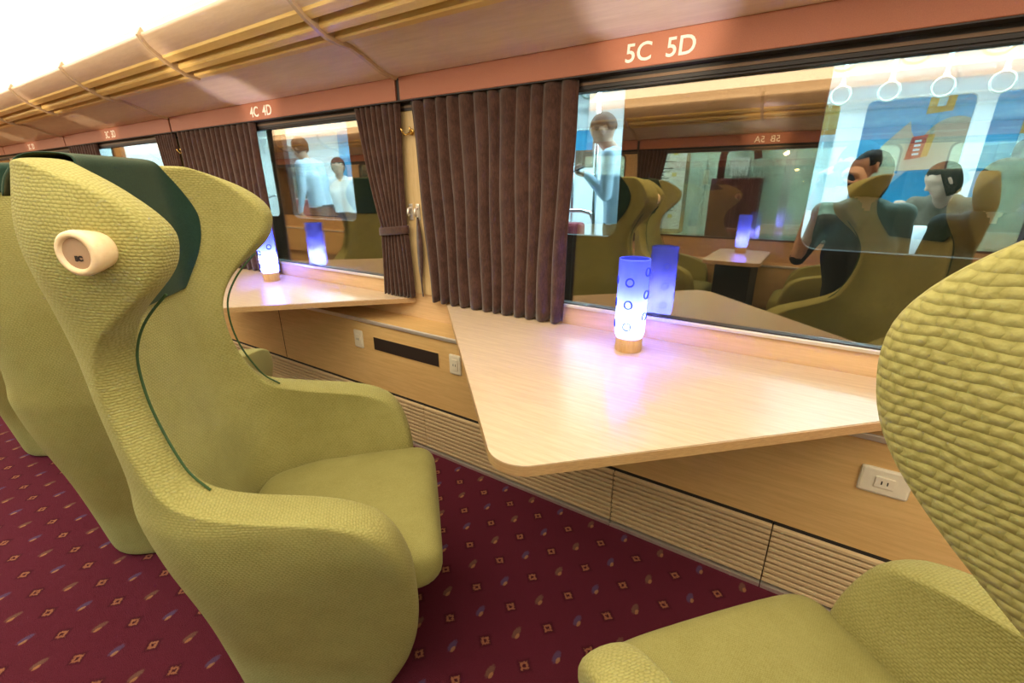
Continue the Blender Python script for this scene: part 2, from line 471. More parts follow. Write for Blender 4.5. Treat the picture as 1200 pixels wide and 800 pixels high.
# ------------------------------------------------------------------ heater grilles along the floor
def grille(x0, x1, label, sy=1):
    bm = bmesh.new()
    n = 11; zb, zt = .018, .222
    for k in range(n):
        z = zb+.010+(zt-zb-.012)*(k)/(n-1)
        box(bm, (x0+.0015, -.094, z-.0058), (x1-.0015, -.080, z+.0058), 0, .0015)
    box(bm, (x0+.0015, -.079, zb-.006), (x1-.0015, -.022, zt+.012), 1)
    box(bm, (x0+.0015, -.100, .0), (x1-.0015, -.078, .012), 2)
    return tag(link('heater_grille', bm, [M['grille'], M['dark'], M['chrome']]), label, 'grille', 'heater grilles along the foot of the window wall')
grille(RIB0-2*PITCH, RIB0-PITCH+.1, 'slatted wooden heater grille far left, behind the rear chairs')
grille(RIB0-PITCH+.1, RIB0+.10, 'slatted wooden heater grille below the black slot, behind the foreground chair arm')
grille(RIB0+.10, -.447, 'slatted wooden heater grille under the left half of the large table')
grille(-.447, .043, 'short slatted wooden heater grille under the right half of the large table')
grille(.043, 1.6, 'slatted wooden heater grille running behind the right foreground chair')

# ------------------------------------------------------------------ black slots and sockets on the dado
def slot(x, label):
    bm = bmesh.new(); box(bm, (x-.202, -.083, .441), (x+.202, -.078, .502), 0)
    box(bm, (x-.206, -.0815, .437), (x+.206, -.0795, .506), 1)
    return tag(link('vent_slot', bm, [M['slot'], M['panel']]), label, 'vent')
slot(-1.451, 'long black vent slot between two sockets on the wooden dado')

def outlet(x, z, label, w=.062, h=.088, horiz=False):
    t = thing('power_socket', label, 'socket', (x, -.08, z), 0, 'power sockets on the wooden dado')
    if horiz: w, h = h, w
    bm = bmesh.new(); box(bm, (-w/2, -.007, -h/2), (w/2, .002, h/2), 0, .006); link('plate', bm, M['cream'], t)
    bm = bmesh.new()
    a, b = (.020, .015) if horiz else (.016, .024)
    box(bm, (-a, -.0095, -b), (a, -.006, b), 0, .001); 
    s1 = link('socket_face', bm, M['cream'], t)
    bm = bmesh.new()
    for s in (-.006, .006):
        box(bm, (s-.0012, -.0103, -.005), (s+.0012, -.009, .005))
    link('pin_slots', bm, M['dark'], s1)
    return t
outlet(-1.76, .475, 'cream power socket left of the black vent slot')
outlet(-1.157, .471, 'cream power socket right of the black slot, beside the table edge')
outlet(.255, .459, 'cream power socket low on the dado beside the right chair wing', .075, .105, True)

# ------------------------------------------------------------------ tables
def table_outline():
    A, B, C = Vector((-1.30, .045)), Vector((-.419, -.837)), Vector((.475, .045))
    r = .075; pts = [A]
    d1 = (A-B).normalized(); d2 = (C-B).normalized()
    ang = d1.angle(d2); t = r/math.tan(ang/2)
    c = B + (d1+d2).normalized()*r/math.sin(ang/2)
    p1, p2 = B+d1*t, B+d2*t
    a1 = math.atan2(*(p1-c).yx); a2 = math.atan2(*(p2-c).yx)
    if a2 < a1: a2 += 2*PI
    for k in range(13):
        a = a1+(a2-a1)*k/12; pts.append(c+Vector((math.cos(a), math.sin(a)))*r)
    pts.append(C); return [(p.x, p.y) for p in pts]
def window_table(dx, label):
    t = thing('window_table', label, 'table', (-.42+dx, 0, ZT), 0, 'triangular tables under the windows')
    poly = [(x+.42, y) for x, y in table_outline()]
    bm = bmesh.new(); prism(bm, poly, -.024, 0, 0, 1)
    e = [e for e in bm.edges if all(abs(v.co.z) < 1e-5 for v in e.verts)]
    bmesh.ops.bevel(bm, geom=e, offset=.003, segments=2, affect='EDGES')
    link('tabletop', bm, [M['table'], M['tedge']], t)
    for x in (-.38, .38):
        bm = bmesh.new()
        prism(bm, [(x-.012, -.079), (x+.012, -.079), (x+.012, .045), (x-.012, .045)], -.095, -.024)
        box(bm, (x-.012, -.30, -.045), (x+.012, -.079, -.0245))
        link('bracket', bm, M['panel'], t)
    return t
window_table(0, 'large pale oak triangular table in front, below the 5C 5D band')
window_table(-PITCH, 'farther pale oak table below the 4C 4D band, behind the foreground chair')

# opposite table (seen mirrored in the window)
ot = thing('side_table', 'small rectangular table with a lit lamp, mirrored in the window', 'table', (-.465, -2.25, 0))
bm = bmesh.new(); prism(bm, [(x, y) for x, y in rrect(-.185, .185, -.39, .37, .05)], .664, ZT, 0, 1); link('tabletop', bm, [M['table'], M['tedge']], ot)
boxobj('pedestal', (-.12, -.33, .0), (.12, .20, .664), M['slot'], ot, .01)

# ------------------------------------------------------------------ lamps
def lamp_mesh_objs(root, h=.284, r=.045, rings=True, power=13.5):
    bm = bmesh.new(); lathe(bm, [(.0395, 0), (.0405, .003), (.0405, .040), (.039, .043)], 40); b = link('base', bm, M['lampwood'], root)
    bm = bmesh.new(); torus(bm, .0045, .0012, Matrix.Translation((-.006, -.0406, .026)) @ Matrix.Rotation(PI/2, 4, 'X'), 16, 6)
    link('switch', bm, M['lampwood'], b)
    bm = bmesh.new()
    lathe(bm, [(.020, .0435), (.036, .0437), (.0415, .047), (.0445, .058), (.0450, .10), (.0450, h-.003), (.0445, h), (.0425, h), (.042, h-.003)], 48, cap=False)
    sh = link('lamp_shade', bm, M['shade'], root, smooth=True)
    proto = None
    base_ang = math.radians(-84)
    for a in range(5):
        for k in range(3):
            ang = base_ang + a*2*PI/5; z = .085+.067*k + (.03 if a % 2 else 0)
            if z > h-.03: continue
            if proto is None:
                bm = bmesh.new(); torus(bm, .0115, .0022, Matrix.Identity(4), 24, 8); o = link('ring', bm, M['ringm'], sh); proto = o
            else:
                o = proto.copy(); COL.objects.link(o); o.parent = sh
            o.matrix_local = Matrix.Translation((.0455*math.cos(ang), .0455*math.sin(ang), z)) @ Matrix.Rotation(ang, 4, 'Z') @ Matrix.Rotation(PI/2, 4, 'Y')
    bm = bmesh.new(); lathe(bm, [(.004, .044), (.012, .046), (.016, .058), (.016, .066), (.010, .072), (.002, .074)], 20); link('bulb', bm, emit_mat('lamp_bulb', (.62, .66, 1.0), 6), root, smooth=True)
    for z, e, rr in ((.098, power, .012),):
        ld = bpy.data.lights.new('bulb_light', 'POINT'); ld.energy = e; ld.color = (.55, .60, 1.0); ld.shadow_soft_size = rr
        lo = bpy.data.objects.new('bulb_light', ld); COL.objects.link(lo); lo.parent = root; lo.location = (0, 0, z)
    return root
LAMPS = 'blue glass table lamps'
lp = thing('table_lamp', 'lit blue glass cylinder lamp on the large front table', 'lamp', (-.432, -.095, ZT), 0, LAMPS)
lamp_mesh_objs(lp)
c = copy_tree(lp); c.location = (-2.43, -.085, ZT); c['label'] = 'lit blue glass lamp on the farther table, beside the foreground chair wing'
c = copy_tree(lp); c.location = (-.475, -2.42, ZT); c['label'] = 'small blue lamp on the opposite table, seen mirrored in the window'

# ------------------------------------------------------------------ curtains
def curtain_mesh(name, x0t, x1t, x0b, x1b, folds, parent=None, waist=None, ztop=1.482, zbot=.697, amp=.0135, yc=.0195, seed=0):
    rnd = random.Random(seed); nx, nz = folds*10, 26
    ph = [rnd.uniform(-.25, .25) for _ in range(folds+2)]
    bm = bmesh.new(); rows = []
    for j in range(nz+1):
        v = j/nz; z = ztop+(zbot-ztop)*v
        a, b = x0t+(x0b-x0t)*v, x1t+(x1b-x1t)*v
        if waist:
            wz, wa, wb = waist; vz = (ztop-wz)/(ztop-zbot)
            if v < vz: s = (v/vz); s = s**1.3; a, b = x0t+(wa-x0t)*s, x1t+(wb-x1t)*s
            else: s = min(1, (v-vz)/(1-vz)); s = s**.7; a, b = wa+(x0b-wa)*s, wb+(x1b-wb)*s
        row = []
        for i in range(nx+1):
            u = i/nx; f = u*folds; k = int(f); d = ph[min(k, folds)]*(1-(f-k))+ph[min(k+1, folds)]*(f-k)
            w = math.sin(2*PI*(f+d*.5))
            w = 1-2*(1-abs(math.sin(PI*(f+d*.5))))**1.25 if True else w
            am = amp*(.75+.25*v)*(1+.25*ph[min(k, folds)])
            x = a+(b-a)*u + .003*math.sin(9*v+f)
            row.append(bm.verts.new((x, yc-am*w, z - (.006*w if j == nz else 0))))
        rows.append(row)
    for r0, r1 in zip(rows, rows[1:]):
        for i in range(nx): bm.faces.new((r0[i], r0[i+1], r1[i+1], r1[i])).smooth = True
    o = link(name, bm, M['curtain'], parent, smooth=True)
    md = o.modifiers.new('thickness', 'SOLIDIFY'); md.thickness = .0025; md.offset = 0
    return o
CU = 'brown curtains at the windows'
tag(curtain_mesh('curtain', -1.405, -.690, -1.366, -.727, 12, seed=3), 'wide brown pleated curtain drawn beside the lit lamp on the front window', 'curtain', CU)
tag(curtain_mesh('curtain', -3.385, -2.52, -3.36, -2.53, 15, seed=5), 'wide brown pleated curtain hanging above the foreground chair', 'curtain', CU)
tag(curtain_mesh('curtain', -5.37, -4.75, -5.33, -4.78, 11, seed=8), 'distant brown pleated curtain above the rear chair backs', 'curtain', CU)
def tied(dx, label, seed):
    t = thing('tied_curtain', label, 'curtain', (RIB0+dx, 0, 0), 0, CU)
    X0 = -RIB0
    curtain_mesh('drape', X0-1.735, X0-1.468, X0-1.66, X0-1.462, 8, t, (.995, X0-1.635, X0-1.485), amp=.010, seed=seed)
    # tieback sash round the waist
    bm = bmesh.new(); n = 28; rows = []
    for k in range(n):
        a = 2*PI*k/n; x = X0-1.558+.088*math.cos(a); y = .0185+.0175*math.sin(a)
        tilt = .10*(x-(X0-1.558))
        rows.append([bm.verts.new((x, y, .985+dz+tilt)) for dz in (-.017, -.006, .006, .017)])
    for k in range(n):
        A, B = rows[k], rows[(k+1) % n]
        for j in range(3): bm.faces.new((A[j], A[j+1], B[j+1], B[j])).smooth = True
    o = link('tieback', bm, M['curtain'], t, smooth=True); md = o.modifiers.new('thickness', 'SOLIDIFY'); md.thickness = .004; md.offset = 1
    return t
tied(0, 'brown curtain tied back at the waist beside the cream post', 11)
tied(-PITCH, 'distant brown tied-back curtain left of the wide curtain above the chair', 12)

# hook, latches and loose tie strap on the post
def hook(x, label):
    t = thing('coat_hook', label, 'hook', (x, YW-.004, 1.375))
    bm = bmesh.new(); lathe(bm, [(.013, 0), (.013, .004), (.009, .006)], 20, mtx=Matrix.Rotation(PI/2, 4, 'X')); link('plate', bm, M['gold'], t)
    for s in (-1, 1):
        bm = bmesh.new(); tube(bm, [(0, -.004, .004), (s*.008, -.016, -.008), (s*.016, -.026, -.012), (s*.022, -.034, .002), (s*.024, -.036, .014)], [.004, .004, .0038, .0035, .0042], 8); link('prong', bm, M['gold'], t)
    return t
hook(-1.432, 'small brass double hook on the cream post between the curtains')
hook(-1.432-PITCH, 'distant small brass hook left of the wide curtain above the chair')
for x, lb in ((-1.468, 'left chrome curtain latch on the cream post'), (-1.428, 'right chrome curtain latch holding the loose strap')):
    t = thing('curtain_latch', lb, 'latch', (x, YW-.004, 1.065), 0, 'chrome latches on the post')
    bm = bmesh.new(); box(bm, (-.011, -.006, -.034), (.011, 0, .034), 0, .003); link('plate', bm, M['chrome'], t)
    bm = bmesh.new(); tube(bm, [(0, -.004, .018), (0, -.02, .014), (0, -.024, -.004), (0, -.018, -.016)], .005, 8); link('catch', bm, M['chrome'], t)
bm = bmesh.new(); rows = []
for k in range(13):
    v = k/12; z = 1.045-.345*v; x = -1.432+.006*math.sin(v*5)+.008*v; wd = .006+.013*math.sin(PI*min(1, v*1.25))**1.0 if v < .8 else .006
    rows.append([bm.verts.new((x-wd, YW-.010-.006*math.sin(v*3), z)), bm.verts.new((x+wd, YW-.016-.006*math.sin(v*3), z))])
for a, b in zip(rows, rows[1:]): bm.faces.new((a[0], a[1], b[1], b[0])).smooth = True
o = link('tie_strap', bm, M['curtain'], smooth=True); md = o.modifiers.new('thickness', 'SOLIDIFY'); md.thickness = .003
tag(o, 'loose brown tie strap hanging from the chrome latch on the post', 'strap')

# ------------------------------------------------------------------ wing chairs
ZL = [0, .05, .12, .20, .28, .36, .43, .48, .52, .55, .575, .593, .606, .616, .626, .640, .66, .69, .73, .78, .83, .88, .92, .96, .99, 1.02, 1.045, 1.07, 1.095, 1.12, 1.145, 1.168, 1.188, 1.204, 1.216, 1.226]
XF = [(0, .19), (.05, .22), (.16, .275), (.3, .292), (.42, .290), (.5, .275), (.55, .255), (.575, .235), (.593, .20), (.606, .165), (.616, .12), (.626, .06), (.640, -.01), (.66, -.075), (.69, -.108), (.74, -.13), (.80, -.148), (.86, -.155), (.92, -.147), (.96, -.125), (1.0, -.088), (1.04, -.04), (1.07, -.016), (1.1, -.008), (1.12, -.006), (1.145, -.022), (1.17, -.05), (1.195, -.09), (1.21, -.125), (1.226, -.17)]
XBK = [(0, -.135), (.15, -.15), (.35, -.168), (.55, -.188), (.8, -.213), (1.0, -.222), (1.12, -.222), (1.216, -.215)]
WD = [(0, .19), (.15, .208), (.3, .228), (.42, .248), (.5, .262), (.6, .27), (.7, .257), (.8, .24), (.9, .234), (1.0, .243), (1.1, .255), (1.216, .242)]
RC = [(0, .12), (.3, .15), (.65, .17), (.85, .135), (1.0, .14), (1.216, .13)]
TH = [(0, .05), (.3, .065), (.5, .085), (.6, .088), (.7, .07), (.9, .066), (1.1, .078), (1.216, .06)]
NS = 15
def upath(z):
    """half horseshoe at height z, from the middle of the back to the rim"""
    xb, w, r, xf = interp(XBK, z), interp(WD, z), interp(RC, z), interp(XF, z)
    r = min(r, w-.02)
    pts = [(xb, 0.0), (xb, w-r)]
    for k in range(1, 13):
        a = PI/2*k/12; x = xb+r-r*math.cos(a); y = w-r+r*math.sin(a)
        if x >= xf:
            px, py = pts[-1]; t = (xf-px)/(x-px) if x > px else 1
            pts.append((xf, py+(y-py)*t)); break
        pts.append((x, y))
    else:
        fl = interp([(0, 0), (.4, .0), (.55, .012), (.7, 0), (1.1, .015)], z)
        if xf > pts[-1][0]: pts.append((xf, w+fl*(xf-pts[-1][0])/.3))
    return pts
def resample(pts, n):
    L = [0]
    for a, b in zip(pts, pts[1:]): L.append(L[-1]+math.hypot(b[0]-a[0], b[1]-a[1]))
    out = []; k = 0
    for i in range(n+1):
        s = L[-1]*i/n
        while k < len(L)-2 and L[k+1] < s: k += 1
        t = (s-L[k])/max(1e-9, L[k+1]-L[k]); a, b = pts[k], pts[k+1]
        out.append((a[0]+(b[0]-a[0])*t, a[1]+(b[1]-a[1])*t, s))
    return out
def shell_grid():
    G, U = [], []
    for z in ZL:
        h = resample(upath(z), NS)
        row = [Vector((x, -y, z)) for x, y, s in h[:0:-1]] + [Vector((x, y, z)) for x, y, s in h]
        us = [-s for x, y, s in h[:0:-1]] + [s for x, y, s in h]
        G.append(row); U.append(us)
    return G, U
GRID, GU = shell_grid()
def normals(G):
    N = []
    for j in range(len(G)):
        row = []
        for i in range(len(G[0])):
            du = G[j][min(i+1, len(G[0])-1)]-G[j][max(i-1, 0)]; dv = G[min(j+1, len(G)-1)][i]-G[max(j-1, 0)][i]
            # outward normal from the horizontal path direction, tilted by the slope
            n = du.cross(Vector((0, 0, 1)) if dv.length < 1e-6 or abs(dv.normalized().dot(du.normalized())) > .8 else dv)
            row.append(n.normalized())
        N.append(row)
    # soften normals across the folds of the arm top
    for _ in range(2):
        N2 = []
        for j in range(len(N)):
            N2.append([(N[j][i]*2+N[max(j-1, 0)][i]+N[min(j+1, len(N)-1)][i]+N[j][max(i-1, 0)]+N[j][min(i+1, len(N[0])-1)]).normalized() for i in range(len(N[0]))])
        N = N2
    return N
GN = normals(GRID)
def outward(i, j, d): return GRID[j][i]+GN[j][i]*d
def make_shell(root):
    bm = bmesh.new(); uvl = bm.loops.layers.uv.new('UVMap')
    nj, ni = len(GRID), len(GRID[0])
    uvc = {}
    def layer(sign, off):
        L = []
        for j in range(nj):
            r = []
            for i in range(ni):
                v = bm.verts.new(outward(i, j, sign*interp(TH, ZL[j])/2)); uvc[v] = (GU[j][i]+off, ZL[j]); r.append(v)
            L.append(r)
        return L
    O, I = layer(1, 0), layer(-1, 0)
    def face(vs):
        f = bm.faces.new(vs); f.smooth = True
        return f
    for j in range(nj-1):
        for i in range(ni-1):
            face((O[j][i], O[j][i+1], O[j+1][i+1], O[j+1][i])); face((I[j][i], I[j+1][i], I[j+1][i+1], I[j][i+1]))
        face((O[j][0], O[j+1][0], I[j+1][0], I[j][0])); face((O[j][-1], I[j][-1], I[j+1][-1], O[j+1][-1]))
    for i in range(ni-1):
        face((O[0][i], I[0][i], I[0][i+1], O[0][i+1])); face((O[-1][i], O[-1][i+1], I[-1][i+1], I[-1][i]))
    for f in bm.faces:
        for l in f.loops: l[uvl].uv = uvc[l.vert]
    o = link('shell', bm, M['green'], root, smooth=True)
    md = o.modifiers.new('smooth', 'SUBSURF'); md.levels = 1; md.render_levels = 2
    return o
def make_cover(root):
    """dark green headrest cover draped over the top of the back"""
    bm = bmesh.new(); uvl = bm.loops.layers.uv.new('UVMap'); uvc = {}
    js = [j for j, z in enumerate(ZL) if z >= .955]; mid = NS
    half = 8.6
    rows = []; vdist = 0
    seq = [(1, j) for j in js] + [(-1, j) for j in js[::-1] if ZL[j] > 1.15]
    for sgn, j in seq:
        r = []
        hb = half
        if sgn > 0 and j == js[0]: hb = half*.82
        elif sgn > 0 and j == js[1]: hb = half*.94
        for q in range(-12, 13):
            f = mid+q/12*hb; i0 = int(math.floor(f)); t = f-i0
            a = outward(i0, j, sgn*(interp(TH, ZL[j])/2+.007)); b = outward(min(i0+1, 2*NS), j, sgn*(interp(TH, ZL[j])/2+.007))
            p = a.lerp(b, t)
            if j == len(ZL)-1: p = p+Vector((0, 0, .012))
            v = bm.verts.new(p); uvc[v] = (q/12*.3, len(rows)*.02); r.append(v)
        rows.append(r)
    for a, b in zip(rows, rows[1:]):
        for k in range(len(a)-1): bm.faces.new((a[k], a[k+1], b[k+1], b[k])).smooth = True
    for f in bm.faces:
        for l in f.loops: l[uvl].uv = uvc[l.vert]
    o = link('headrest_cover', bm, M['greendark'], root, smooth=True); o['label'] = 'dark green headrest cover'
    md = o.modifiers.new('thickness', 'SOLIDIFY'); md.thickness = .004; md.offset = 0
    md = o.modifiers.new('smooth', 'SUBSURF'); md.levels = 1; md.render_levels = 2
    return o
def make_piping(root):
    js = [j for j, z in enumerate(ZL) if .66 <= z <= 1.03]
    for i in (0, 2*NS):
        bm = bmesh.new(); pts = []
        for j in js[::-1]:
            e = GRID[j][i]; inner = GRID[j][1 if i == 0 else 2*NS-1]
            d = Vector((e.x-inner.x, e.y-inner.y, 0)).normalized()
            pts.append(e + d*interp(TH, ZL[j])*.13 + GN[j][i]*interp(TH, ZL[j])*.32)
        for _ in range(2):
            q = [pts[0]]
            for p0, p1 in zip(pts, pts[1:]): q += [p0.lerp(p1, .25), p0.lerp(p1, .75)]
            pts = q+[pts[-1]]
        tube(bm, pts, .0022, 8); link('piping', bm, M['piping'], root)
def make_cushion(root):
    bm = bmesh.new()
    n, mrows = 14, 12; x0, x1 = -.13, .352
    prof = []
    # superellipse-like pillow slab
    def half(x):
        return interp([(-.13, .17), (-.05, .215), (.1, .228), (.3, .236), (.352, .215)], x)
    rows = []
    for ix in range(n+1):
        t = ix/n; x = x0+(x1-x0)*(.5-.5*math.cos(PI*t)); w = half(x); ring = []
        e = min(1, min(x-x0+.0, x1-x)/.045); e = math.sqrt(max(0, 1-(1-e)**2)) if e < 1 else 1
        zc, hz = .370-.01*(x < 0), .062*(.25+.75*e)
        for k in range(24):
            a = 2*PI*k/24; ca, sa = math.cos(a), math.sin(a)
            p = .42
            yy = math.copysign(abs(ca)**p, ca)*w*(.9+.1*e); zz = math.copysign(abs(sa)**p, sa)*hz
            crown = .012*(1-(yy/w)**2)*(1 if sa > 0 else 0)*e
            ring.append(bm.verts.new((x, yy, zc+zz+crown)))
        rows.append(ring)
    for a, b in zip(rows, rows[1:]):
        for k in range(24): bm.faces.new((a[k], a[(k+1) % 24], b[(k+1) % 24], b[k])).smooth = True
    bm.faces.new(rows[0]); bm.faces.new(rows[-1][::-1])
    o = link('seat_cushion', bm, M['cushion'], root, smooth=True)
    md = o.modifiers.new('smooth', 'SUBSURF'); md.levels = 1; md.render_levels = 1
    return o
def make_chair(label, side, text=None):
    root = thing('wing_chair', label, 'chair', (0, 0, 0), 0, 'green upholstered wing chairs')
    make_shell(root); make_cover(root); make_piping(root); make_cushion(root)
    bm = bmesh.new(); prism(bm, [(.15, -.15), (.17, -.13), (.17, .13), (.15, .15), (-.06, .15), (-.08, .12), (-.08, -.12), (-.06, -.15)], 0, .31); link('plinth', bm, M['basecloth'], root)
    if not text: return root
    # turned wooden grip on the aisle-side wing
    ax = Vector((-.30, side*1.0, -.02)).normalized()
    q = ax.to_track_quat('Z', 'Y').to_matrix().to_4x4()
    org = Matrix.Translation((-.080, side*.274, 1.104)) @ q
    bm = bmesh.new(); lathe(bm, [(.016, 0), (.020, .004), (.025, .018), (.029, .036), (.0305, .046), (.0295, .0515), (.026, .054), (.022, .0535), (.0205, .0495)], 40, mtx=org, cap=False)
    k = link('grip_knob', bm, M['knobw'], root, smooth=True)
    bm = bmesh.new(); lathe(bm, [(.0206, .0485), (.0206, .0497)], 40, mtx=org)
    for f in bm.faces: f.smooth = False
    d = link('knob_disc', bm, M['knobd'], k)
    if text:
        mt = org @ Matrix.Translation((0, 0, .0609)) @ Matrix.Rotation(PI if side > 0 else 0, 4, 'Z')
        # upright lettering on the disc
        zax = ax; up = Vector((0, 0, 1)); up = (up-zax*up.dot(zax)).normalized(); xax = up.cross(zax)
        R = Matrix((xax, up, zax)).transposed().to_4x4()
        t = text_mesh(text, .009, (0, 0, 0), (0, 0, 0), M['slot'], k, extrude=.0003)
        t.matrix_local = Matrix.Translation(org.translation + ax*.0500 - up*.007) @ R
    return root
chair = make_chair('green wing chair in the foreground, its wooden grip knob and dark green cover showing', -1, '5C')
chair.location = (-.972, -.925, 0); chair.rotation_euler.z = PI/4
rchair = make_chair('green wing chair cut off by the right edge, closest to the camera', 1)
rchair.location = (.214, -.90, 0); rchair.rotation_euler.z = math.radians(139)
c = copy_tree(rchair); c.location = (-1.77, -.925, 0); c.rotation_euler.z = PI*.75; c['label'] = 'green wing chair turned away, back to back behind the foreground chair'
c = copy_tree(chair); c.location = (-2.93, -.925, 0); c['label'] = 'green wing chair at the far left edge, partly hidden by the turned-away chair'
for ch in c.children_recursive:
    if ch.name.startswith('lettering'): bpy.data.objects.remove(ch)
c = copy_tree(rchair); c.location = (.14, -2.28, 0); c.rotation_euler.z = PI; c['label'] = 'dim green wing chair right of the small mirrored table in the window reflection'
c = copy_tree(rchair); c.location = (-.985, -2.28, 0); c.rotation_euler.z = 0; c['label'] = 'dim green wing chair left of the small mirrored table in the window reflection'

# ------------------------------------------------------------------ outside the opposite windows: platform wall
M.update(
    tile=plain('platform_tile', (.62, .80, .74), .4, var=.03),
    grey=plain('pale_grey', (.62, .68, .70), .45, var=.03),
    white=plain('white_enamel', (.80, .83, .83), .4, var=.02),
    steel=plain('steel_tube', (.75, .78, .80), .2, 1),
    black=plain('matte_black', (.012, .012, .013), .5),
    maroon=plain('maroon_metal', (.10, .012, .018), .4),
    redseat=cloth_mat('red_seat_moquette', (.20, .018, .03), (.30, .035, .055)),
    hull=plain('dark_hull', (.014, .014, .016), .6),
    blue=plain('blue_print', (.0, .25, .47), .5, var=.02),
    skyblue=plain('light_blue_print', (.08, .44, .74), .5, var=.02),
    peach=plain('peach_print', (.72, .50, .36), .5, var=.05, nscale=8),
    orange=plain('orange_print', (.85, .38, .06), .5, var=.02),
    redp=plain('red_print', (.62, .06, .04), .5),
    tube=emit_mat('fluorescent_tube', (.80, .95, 1.0), 48), tube2=emit_mat('platform_tube', (.75, .97, 1.0), 230),
    tglass=glass_mat('train_glass', .02, (.93, .98, .98), (1, 1, 1)),
    strapw=plain('strap_plastic', (.50, .58, .52), .35),
)
yo = -5.2
bm = bmesh.new(); sx = 1.35
for i in range(-8, 6):
    for z0, z1 in ((0, .55), (.56, 1.25), (1.26, 1.95), (1.96, 2.8)):
        box(bm, (i*sx, yo-.04, z0), (i*sx+sx-.012, yo, z1))
box(bm, (-8*sx, yo-.10, 0), (6*sx, yo-.035, 2.8))
structure(link('wall_platform', bm, M['tile']))
structure(boxobj('floor_platform', (-11, yo, -.1), (8, -W-.25, -.02), M['grey']))
# station lamps over that platform
for x in (-3.9, -1.6, .7, 3.0):
    t = thing('platform_lamp', 'fluorescent lamp over the platform behind the mirrored windows', 'lamp', (x, -4.2, 2.55), 0, 'platform lamps')
    boxobj('housing', (-.65, -.09, .0), (.65, .09, .05), M['white'], t)
    bm = bmesh.new(); lathe(bm, [(.03, -.6), (.03, .6)], 12, mtx=Matrix.Translation((0, 0, -.03)) @ Matrix.Rotation(PI/2, 4, 'Y')); link('tube', bm, M['tube2'], t, smooth=True)
structure(boxobj('ceiling_platform', (-11, yo, 2.6), (8, -W-.6, 2.66), M['grey']))
# notice board
nb = thing('notice_board', 'white timetable board on the tiled platform wall, mirrored left in the window', 'board', (-1.93, yo, 1.18))
bm = bmesh.new(); prism(bm, [(x, z) for x, z in rrect(-.36, .36, -.62, .62, .06)], .0, .04); bmesh.ops.transform(bm, matrix=Matrix.Rotation(PI/2, 4, 'X') @ Matrix.Scale(-1, 4, (0, 0, 1)), verts=bm.verts); link('frame', bm, M['steel'], nb)
bm = bmesh.new(); box(bm, (-.31, .040, -.56), (.31, .046, .56)); link('sheet', bm, M['white'], nb)
bm = bmesh.new(); rnd = random.Random(2)
for k in range(24):
    z = .48-.042*k
    if k in (5, 11, 17): continue
    box(bm, (-.26, .0455, z), (-.26+rnd.uniform(.2, .48), .0475, z+.012), 0)
for k in range(4):
    box(bm, (.14, .0455, .40-.27*k), (.20, .0475, .45-.27*k), 1)
link('print', bm, [M['black'], plain('yellow_print', (.7, .6, .08))], nb)['label'] = 'rows of small printed lines'
# dark red hydrant cabinet with lamp on top
hc = thing('hydrant_cabinet', 'dark red cabinet against the tiled platform wall, mirrored mid-window', 'cabinet', (-.93, yo+.02, 0))
bm = bmesh.new(); box(bm, (-.30, 0, -.02), (.26, .30, 1.28), 0, .02); link('body', bm, M['maroon'], hc)
bm = bmesh.new(); box(bm, (-.24, .30, .5), (.05, .312, 1.18), 0, .004); link('door', bm, M['maroon'], hc)
bm = bmesh.new(); tube(bm, [(-.22, .15, 1.28), (-.22, .15, 1.55), (-.16, .15, 1.68), (0, .15, 1.74), (.14, .15, 1.68), (.18, .15, 1.5)], .045, 10); link('hood', bm, M['maroon'], hc)
bm = bmesh.new(); box(bm, (-.12, .08, 1.30), (.10, .22, 1.52), 0, .01); link('lantern', bm, M['grey'], hc)
bm = bmesh.new(); tube(bm, [(-.40, yo+.25, -.02), (-.40, yo+.25, 2.6)], .05, 12)
tag(link('platform_pipe', bm, M['grey']), 'grey vertical pipe beside the dark red platform cabinet', 'pipe')

# brown tied curtain on the opposite side
t = tied(0, 'dim brown tied-back curtain left in the mirrored opposite window', 14)
t.location = (-1.475, -W, 0)
for ch in t.children:
    for v in ch.data.vertices: v.co.y = -v.co.y; v.co.x = -v.co.x

# ------------------------------------------------------------------ the train on the next track
YT, YF, ZF = 1.2, 3.86, -.05
train = thing('commuter_train', 'brightly lit commuter train standing outside the windows', 'train', (0, YT, 0))
def tr(name, bm, mats, parent=None, smooth=False):
    for v in bm.verts: v.co.y -= YT
    return link(name, bm, mats, parent or train, smooth)
NW = [(-9.6, -8.2), (-7.9, -6.2), (-5.9, -4.42), (-4.20, -3.28), (-2.55, -.985), (-.065, 1.75), (2.3, 3.6)]
edges = [-10.2]+[(a[1]+b[0])/2 for a, b in zip(NW, NW[1:])]+[4.2]
bm = bmesh.new()
for (a, b), e0, e1 in zip(NW, edges, edges[1:]):
    holed(bm, e0, e1, .2, 2.25, rrect(a, b, .868, 1.95, .07), YT, YT+.05)
bs = tr('body_side', bm, M['hull'])
for a, b in NW:
    bm = bmesh.new(); box(bm, (a-.01, YT+.018, .86), (b+.01, YT+.024, 1.96)); tr('window_pane', bm, M['tglass'], bs)
FW = [(-9.9, -9.3), (-8.9, -7.9), (-4.6, -3.6), (-1.0, -.02), (.17, .86), (.97, 2.4), (2.9, 3.9)]
edges = [-10.2]+[(a[1]+b[0])/2 for a, b in zip(FW, FW[1:])]+[4.2]
bm = bmesh.new()
for (a, b), e0, e1 in zip(FW, edges, edges[1:]):
    holed(bm, e0, e1, .0, 2.25, rrect(a, b, .895, 1.80, .05), YF, YF+.05)
fs = tr('far_side', bm, M['white'])
for a, b in FW:
    bm = bmesh.new(); box(bm, (a-.01, YF+.02, .88), (b+.01, YF+.026, 1.81)); tr('window_pane', bm, M['tglass'], fs)
